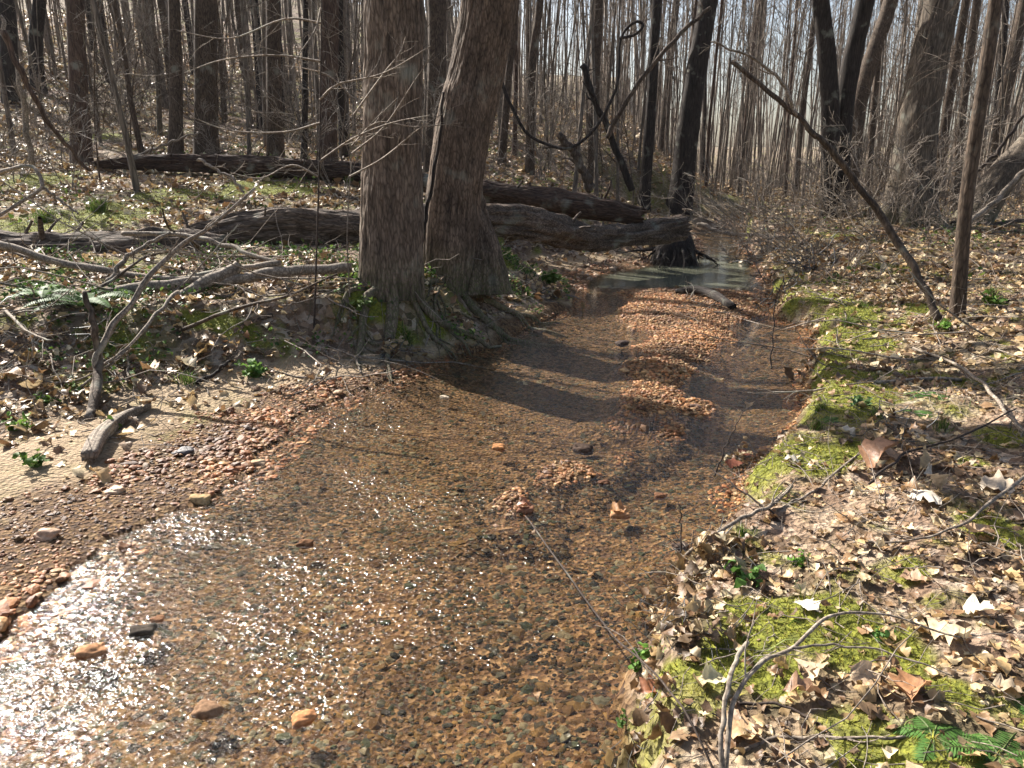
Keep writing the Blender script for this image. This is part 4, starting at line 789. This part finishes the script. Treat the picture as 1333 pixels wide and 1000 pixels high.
# ------------------------------------------------------------------ individual stones in the creek
STONES = [(188, 822, 17, (.05, .04, .03), 'dark wet stone breaking the surface in the lower left riffle'), (398, 708, 12, (.16, .08, .04), 'brown stone in the riffle above the sun glitter'), (578, 517, 7, (.55, .45, .32), 'small pale stone near the sandy left bank'),
 (760, 584, 15, (.06, .04, .03), 'dark wet stone in mid creek below the gravel bar'), (785, 628, 9, (.10, .05, .03), 'small dark stone downstream of the mid creek one'), (684, 664, 13, (.2, .1, .06), 'brown stone under the leaf tipped stem'), (810, 447, 10, (.08, .06, .05), 'dark stone in the left channel beside the gravel bar'),
 (806, 668, 16, (.36, .2, .1), 'flat orange stone just under the water in mid creek'), (270, 925, 20, (.2, .12, .07), 'brown boulder cobble in the bottom left glitter'), (395, 935, 17, (.42, .2, .09), 'orange cobble at the bottom of the riffle'), (120, 848, 22, (.34, .18, .09), 'tan cobble in the riffle near the left gravel bar'),
 (650, 583, 11, (.36, .17, .07), 'small orange stone in the smooth water left of centre'), (262, 650, 14, (.36, .25, .13), 'yellowish stone at the edge of the left gravel bar'), (240, 590, 15, (.09, .08, .08), 'slate grey flat stone on the left gravel bar'), (205, 808, 9, (.2, .1, .05), 'small brown stone behind the dark wet one'),
 (335, 603, 12, (.45, .32, .2), 'tan stone at the water edge of the left bar'), (150, 640, 14, (.5, .33, .2), 'pale flat stone on the left gravel bar'), (700, 432, 8, (.1, .07, .05), 'dark stone at the left water edge by the shadows'), (860, 645, 10, (.18, .09, .05), 'small brown stone near the shaded right water'), (735, 612, 10, (.3, .15, .07), 'reddish stone in the line of stones across mid creek'), (905, 530, 9, (.14, .08, .05), 'brown stone at the lower tip of the gravel bar'),
 (885, 712, 11, (.07, .05, .04), 'dark stone at the base of the short bare shoot'), (60, 700, 18, (.42, .26, .16), 'flat tan cobble on the left gravel bar near the edge of the photo')]
for q, (px, py, wpx, c, lb) in enumerate(STONES):
    p = pg(px, py); s = wpx / FPX * np.linalg.norm(p - CP) * .8; V, T = ICO[4]; g = np.random.default_rng(q)
    W = np.sign(V) * np.abs(V) ** .85 * (1 + .38 * vn(V[:, 0] * 1.4, V[:, 1] * 1.4, V[:, 2] * 1.4 + 9, q) + .1 * vn(V[:, 0] * 4, V[:, 1] * 4, V[:, 2] * 4, q))[:, None] * np.array([s, s * .75, s * .5]); ya = g.uniform(-.5, .5); W = np.stack([W[:, 0] * math.cos(ya) - W[:, 1] * math.sin(ya), W[:, 0] * math.sin(ya) + W[:, 1] * math.cos(ya), W[:, 2]], 1)
    p[2] = max(p[2], gz(p[0], p[1])); p[2] = p[2] if p[2] > .01 else -s * .12
    a = Acc(); a.add(W + p, None, T, c); tag(a.build('stone', MSTONE if p[2] > .02 else MWET, loc=p), lb, 'stone')

# individual conspicuous leaves
LV = [(1275, 805, 46, (.80, .74, .60), 'bleached white leaf lying alone on dark litter near the right edge'), (1232, 850, 60, (.70, .58, .40), 'large pale buff leaf standing up in the right foreground'), (1188, 908, 52, (.50, .27, .14), 'curled orange brown leaf in the right foreground'), (1128, 895, 56, (.68, .52, .36), 'flat buff leaf between the moss and the curled orange leaf'),
 (1060, 884, 50, (.66, .50, .35), 'pale tan leaf on bare soil right of the long curved branch'), (1045, 915, 60, (.40, .24, .15), 'brown leaf flat on the soil below the pale tan leaf'), (965, 960, 64, (.66, .46, .27), 'big tan leaf at the foot of the curved branches'), (1050, 796, 44, (.78, .74, .64), 'white narrow leaf lying on the bright moss'),
 (925, 892, 44, (.72, .66, .42), 'pale yellow leaf on moss left of the curved branches'), (1152, 610, 56, (.42, .24, .15), 'upright curled brown leaf on the right bank'), (1100, 570, 30, (.80, .74, .62), 'white leaf on the mossy bank above the curled brown leaf'), (1165, 600, 40, (.55, .38, .26), 'tan leaf draped beside the upright curled leaf'),
 (972, 596, 34, (.20, .07, .04), 'dark red brown leaf sticking up at the water edge'), (955, 608, 30, (.26, .09, .05), 'rust leaf at the water edge beside the dark red one'), (682, 663, 26, (.35, .16, .09), 'brown leaf caught on the tip of the slanting stem'), (805, 668, 30, (.45, .24, .10), 'orange leaf floating in mid creek'), (850, 905, 46, (.38, .16, .08), 'rust brown leaf hanging on the dark stem at the bank'),
 (1205, 655, 48, (.80, .74, .64), 'large white leaf among tan ones near the right edge'), (1210, 640, 40, (.74, .66, .55), 'cream leaf just above the large white one'), (1300, 640, 50, (.66, .56, .44), 'cream leaf beside the thin twig at the right edge'), (1270, 700, 52, (.62, .44, .30), 'tan folded leaf under the thin twig at the right edge'), (1030, 605, 26, (.78, .74, .64), 'small white leaf on the bright moss cushion'), (320, 445, 20, (.42, .24, .14), 'brown pointed leaf standing on the sandy bank'), (1190, 760, 40, (.45, .3, .2), 'brown leaf in the litter above the white narrow leaf'), (1310, 905, 44, (.6, .48, .34), 'buff leaf at the right edge above the green fern')]
for q, (px, py, wpx, c, lb) in enumerate(LV):
    p = pg(px, py); c = tuple(np.array(c) * (.86, .82, .76)); p[2] += .012; s = wpx / FPX * np.linalg.norm(p - CP) * .85; a = Acc()
    leaves(a, p[None], [s], 11, .22 if 'stand' not in lb and 'upright' not in lb else .6, True, col=c, wd=.36, curl=.22, yaw=np.array([rng.normal(0, .6)])); tag(a.build('dead_leaf', MLEAF, loc=p), lb, 'leaf')
def leaf_pile(px, py, n, rad, label, pal=LPAL * .7, up=.18):
    p = pg(px, py); x = p[0] + rng.normal(0, rad, n); y = p[1] + rng.normal(0, rad * .7, n); z = np.maximum(terrain(x, y), 0) + rng.uniform(0, up, n) * np.exp(-((x - p[0]) ** 2 + (y - p[1]) ** 2) / rad ** 2 / 1.5)
    a = Acc(); leaves(a, np.stack([x, y, z], 1), rng.lognormal(math.log(.055), .3, n) * (1 if p[1] < 5 else 1.4), 7, .6, True, pal)
    P = grow(np.stack([x, y, z], 1)[:n // 2], rng.normal(0, 1, (n // 2, 3)) * (1, 1, .4), np.full(n // 2, rad * 1.5), 5, .25, 0); tubes(a, P, np.full((n // 2, 5), .0022 * p[1] / 3), 3, C=np.full((n // 2, 3), .08))
    tag(a.build('leaf_pile', MLEAF, loc=p), label, 'leaf pile')
for t in [(890, 770, 70, .10, 'dark soaked leaves and twigs caught under the bank edge in the foreground'), (905, 830, 46, .09, 'leaf clump in the dark hollow above the foreground moss'), (968, 600, 26, .05, 'rust leaves snagged at the water edge by the bright moss'), (925, 745, 50, .09, 'dangling leaf clump at the bank corner above the soaked leaves'), (1060, 345, 70, .3, 'dark debris heap caught at the bend of the right bank'), (1045, 330, 60, .3, 'driftwood and leaf jam beyond the bend at the pool'), (990, 338, 60, .3, 'dark leaf dam between the pool and the right bank'), (1010, 395, 40, .2, 'debris at the water edge below the pale brush'), (1050, 485, 24, .08, 'leaves snagged on the grassy water edge'), (520, 465, 30, .12, 'leaf tuft at the water edge below the sandy bank'), (1145, 572, 36, .08, 'root tangle with leaves on the mossy bank'), (1185, 590, 30, .09, 'heap of curled tan leaves on the right bank'), (720, 390, 30, .15, 'leaves on the shaded left water edge'), (40, 450, 40, .3, 'dark leaves under the branch pile at the left edge'), (840, 975, 30, .06, 'wet leaves on the mossy foot of the bank at the bottom')]: leaf_pile(*t)

# ------------------------------------------------------------------ green plants
def fern(label, px, py, n, L, seed, spread=1.0):
    b = pg(px, py); root = empty('fern', b); tag(root, label, 'fern'); g = np.random.default_rng(seed)
    for f in range(n):
        ya = f / n * 6.28 + g.normal(0, .3); P = grow(b[None], np.array([[math.cos(ya) * spread, math.sin(ya) * spread, 1.]]), np.array([L * g.uniform(.7, 1.1)]), 16, .03, -.1, g)[0]
        a = Acc(); tubes(a, P, np.linspace(.003, .001, 16), 4, C=np.array([(.1, .14, .04)]))
        T = unit(np.gradient(P, axis=0)); sd_ = unit(np.cross(T, [0, 0, 1.])); col = np.array((.06, .13, .025)) * g.uniform(.7, 1.5)
        for i_ in range(2, 16):
            for sub in (0, .5):
                c = P[i_] - T[i_] * sub * L / 15; ln = L * .17 * math.sin(math.pi * min(1, (i_ - sub + 1) / 17) ** .7) + .004; wd = L / 15 * .21
                for sg in (-1, 1):
                    tip = c + sd_[i_] * sg * ln + T[i_] * ln * .25 - np.array([0, 0, ln * .2]); m_ = (c + tip) / 2
                    a.add([c - T[i_] * wd * .6, c + T[i_] * wd * .6, m_ + T[i_] * wd, tip, m_ - T[i_] * wd], [[0, 1, 2, 4]], [[4, 2, 3]], col)
        a.build('frond', MGREEN, root, smooth=False)
def plant(label, px, py, n, L, seed, col=(.10, .18, .03), wd=.28, name='green_plant'):
    b = pg(px, py); g = np.random.default_rng(seed); a = Acc(); ya = g.uniform(0, 6.28, n)
    P = grow(np.repeat(b[None], n, 0), np.stack([np.cos(ya), np.sin(ya), g.uniform(.5, 1.8, n)], 1), np.full(n, L) * g.uniform(.4, 1.1, n), 5, .15, 0, g); tubes(a, P, np.full((n, 5), .0012 * b[1] / 3), 3, C=np.tile(np.array(col) * .7, (n, 1)))
    for rep in (4, 2, 3): leaves(a, P[:, rep] - (0, 0, .01), g.uniform(.5, 1, n) * L * .7, 6, .45, False, col=np.array(col) * 1.0, wd=wd, curl=.25)
    tag(a.build(name, MGREEN, loc=b), label, 'plant')
for t in [('dark green fern growing among the branch pile on the left', 108, 400, 11, .55, 1), ('pale green fern fronds lying on the pile at the left', 60, 388, 8, .45, 2), ('bright small fern behind the forked upright branch', 150, 385, 6, .3, 9), ('green fern on the right bank above the upright curled leaf', 1085, 548, 7, .12, 3, 1.5), ('flat green fern clump right of the mossy bank by the grey branch', 1215, 515, 8, .22, 4, 2.0), ('green fern in the bottom right corner of the photo', 1300, 985, 8, .22, 5, 2.2), ('green fern just left of the corner fern', 1215, 960, 7, .18, 6, 2.4), ('small fern at the right edge above the corner fern', 1325, 905, 6, .16, 7, 2.0), ('green fern below the slanting grey branch near the right edge', 1190, 535, 6, .2, 8, 2.0)]:
    fern(*t)
for q, t in enumerate([('bright green leafy plant on the sandy bank near the gravel', 330, 492, 14, .16, (.13, .24, .05)), ('small bright seedling at the left edge by the gravel', 22, 560, 8, .12, (.16, .28, .05)), ('small green weed on the sand below the pile', 150, 560, 8, .10), ('green leafy shoot at the water edge in the foreground', 832, 875, 7, .075, (.12, .24, .04)), ('pale green lance leaf plant at the bank foot', 846, 862, 5, .09, (.14, .26, .05)), ('small green plant left of the mossy foot of the bank', 815, 945, 6, .06, (.10, .18, .04)),
    ('green leafy plant at the crest of the foreground bank', 975, 760, 9, .10, (.10, .20, .04)), ('tiny bright seedling among the tan leaves on the right', 1045, 735, 6, .06, (.16, .32, .05)), ('green plant on the mossy edge beyond the shade band', 1228, 430, 8, .12, (.16, .30, .04)), ('leafy green clump at the foot of the close slender trunk', 1290, 400, 14, .16), ('broad leaved pale green plant by the grassy bank', 1120, 530, 10, .10, (.12, .20, .07)), ('tiny green plant in the litter of the right foreground', 1145, 830, 6, .05, (.10, .22, .05)),
    ('green weed among stones near the left edge', 45, 610, 8, .12), ('bright green clump below the straight trunk', 468, 405, 16, .16, (.15, .22, .05)), ('green sprout on the slope beside the long log', 665, 310, 10, .2), ('green clump at the foot of the shaded left bank', 712, 372, 16, .22, (.12, .2, .04)), ('green sprig at the left edge above the sand', 60, 525, 7, .10)]):
    plant(t[0], t[1], t[2], t[3], t[4], 60 + q, *(t[5:] if len(t) > 5 else ()))
def tuft(label, px, py, n, L, seed, pal=GP):
    b = pg(px, py); g = np.random.default_rng(seed); a = Acc(); x = b[0] + g.normal(0, L * .22, n); y = b[1] + g.normal(0, L * .22, n); blades(a, x, y, g.uniform(.5, 1.1, n) * L, .0022 * max(1, b[1] / 4), .75, pal, 2)
    tag(a.build('grass_tuft', MGREEN, smooth=False, loc=b), label, 'grass tuft')
for q, t in enumerate([('green grass tuft on the sand of the left bank', 245, 500, 70, .14), ('long bladed grass tuft on the mossy right bank edge', 1062, 560, 90, .09), ('bright grass tuft at the corner of the right bank', 1105, 425, 130, .12), ('grass tuft at the shaded band on the right bank', 1140, 545, 60, .09), ('dry yellowish grass tuft on the left water edge', 530, 445, 120, .14), ('grass tuft on the rear log behind the leaves', 200, 225, 60, .2), ('grass tufts in front of the reddish slender trunk', 130, 275, 160, .25), ('grass tuft at the mossy water edge upstream on the right', 1068, 535, 90, .08), ('green tuft in the foreground bank hollow', 965, 700, 40, .06), ('dark green tuft on the left slope above the grey log', 60, 290, 140, .25), ('grass tuft behind the dead pole', 1290, 385, 70, .12), ('green tuft beside the slanting twig on the right', 1225, 560, 60, .09), ('small tuft on the far moss mound', 1120, 400, 60, .1), ('tuft of grass between the long log and the big trunk', 455, 240, 60, .18)]): tuft(t[0], t[1], t[2], t[3], t[4], 90 + q)
# leafy ground cover on the shaded left bank (nobody could count it)
a = Acc(); x, y = scatter(16000, -1.9, 1.6, 6.9, 12.2); d = xL(y) - x; z = terrain(x, y); k = (d > .02) & (d < 1.7) & (fbm(x * 2, y * 2, 0, 555, 3) > -.05 + .25 * (y < 8)) & (z > .04); x, y, z = x[k], y[k], z[k]
leaves(a, np.stack([x, y, z + rng.uniform(.0, .09, len(x))], 1), rng.uniform(.025, .06, len(x)), 4, .6, False, pal=np.array([(.06, .12, .025), (.12, .20, .04), (.04, .08, .02), (.2, .27, .07)]), wd=.33)
x, y = scatter(6000, -6, -1, 5.4, 9.4); z = terrain(x, y); k = (fbm(x * 2, y * 2, 0, 556, 3) > .02) & (z > .15); x, y, z = x[k], y[k], z[k]
leaves(a, np.stack([x, y, z + rng.uniform(.0, .09, len(x))], 1), rng.uniform(.025, .06, len(x)), 4, .6, False, pal=np.array([(.06, .12, .025), (.12, .20, .04), (.04, .08, .02)]), wd=.33)
x, y = scatter(9000, -8, 12, 9, 26); z = terrain(x, y); k = (fbm(x * .9, y * .9, 0, 557, 4) > .22) & (z > .3); x, y, z = x[k], y[k], z[k]
leaves(a, np.stack([x, y, z + rng.uniform(.0, .15, len(x))], 1), rng.uniform(.05, .1, len(x)), 4, .6, False, pal=np.array([(.10, .16, .03), (.18, .24, .05), (.06, .10, .02)]), wd=.3)
tag(a.build('ground_cover', MGREEN), kind='stuff', label='low green leafy ground cover on the creek banks', cat='ground cover')

# ------------------------------------------------------------------ air
hm = bpy.data.materials.new('haze'); hm.use_nodes = True; nt = hm.node_tree; nt.nodes.remove(nt.nodes['Principled BSDF'])
pv = nt.nodes.new('ShaderNodeVolumePrincipled'); pv.inputs['Density'].default_value = HAZE; pv.inputs['Color'].default_value = (.93, .94, .97, 1); pv.inputs['Anisotropy'].default_value = .2
nt.links.new(pv.outputs[0], nt.nodes['Material Output'].inputs['Volume'])
a = Acc(); x0, x1, y0, y1, z0, z1 = -330, 330, -70, 430, -3, 60
V = [(x, y, z) for x in (x0, x1) for y in (y0, y1) for z in (z0, z1)]
a.add(V, [[0, 1, 3, 2], [4, 6, 7, 5], [0, 4, 5, 1], [2, 3, 7, 6], [0, 2, 6, 4], [1, 5, 7, 3]])
tag(a.build('haze', hm, smooth=False), kind='stuff', label='thin pale air between the far trees', cat='haze')
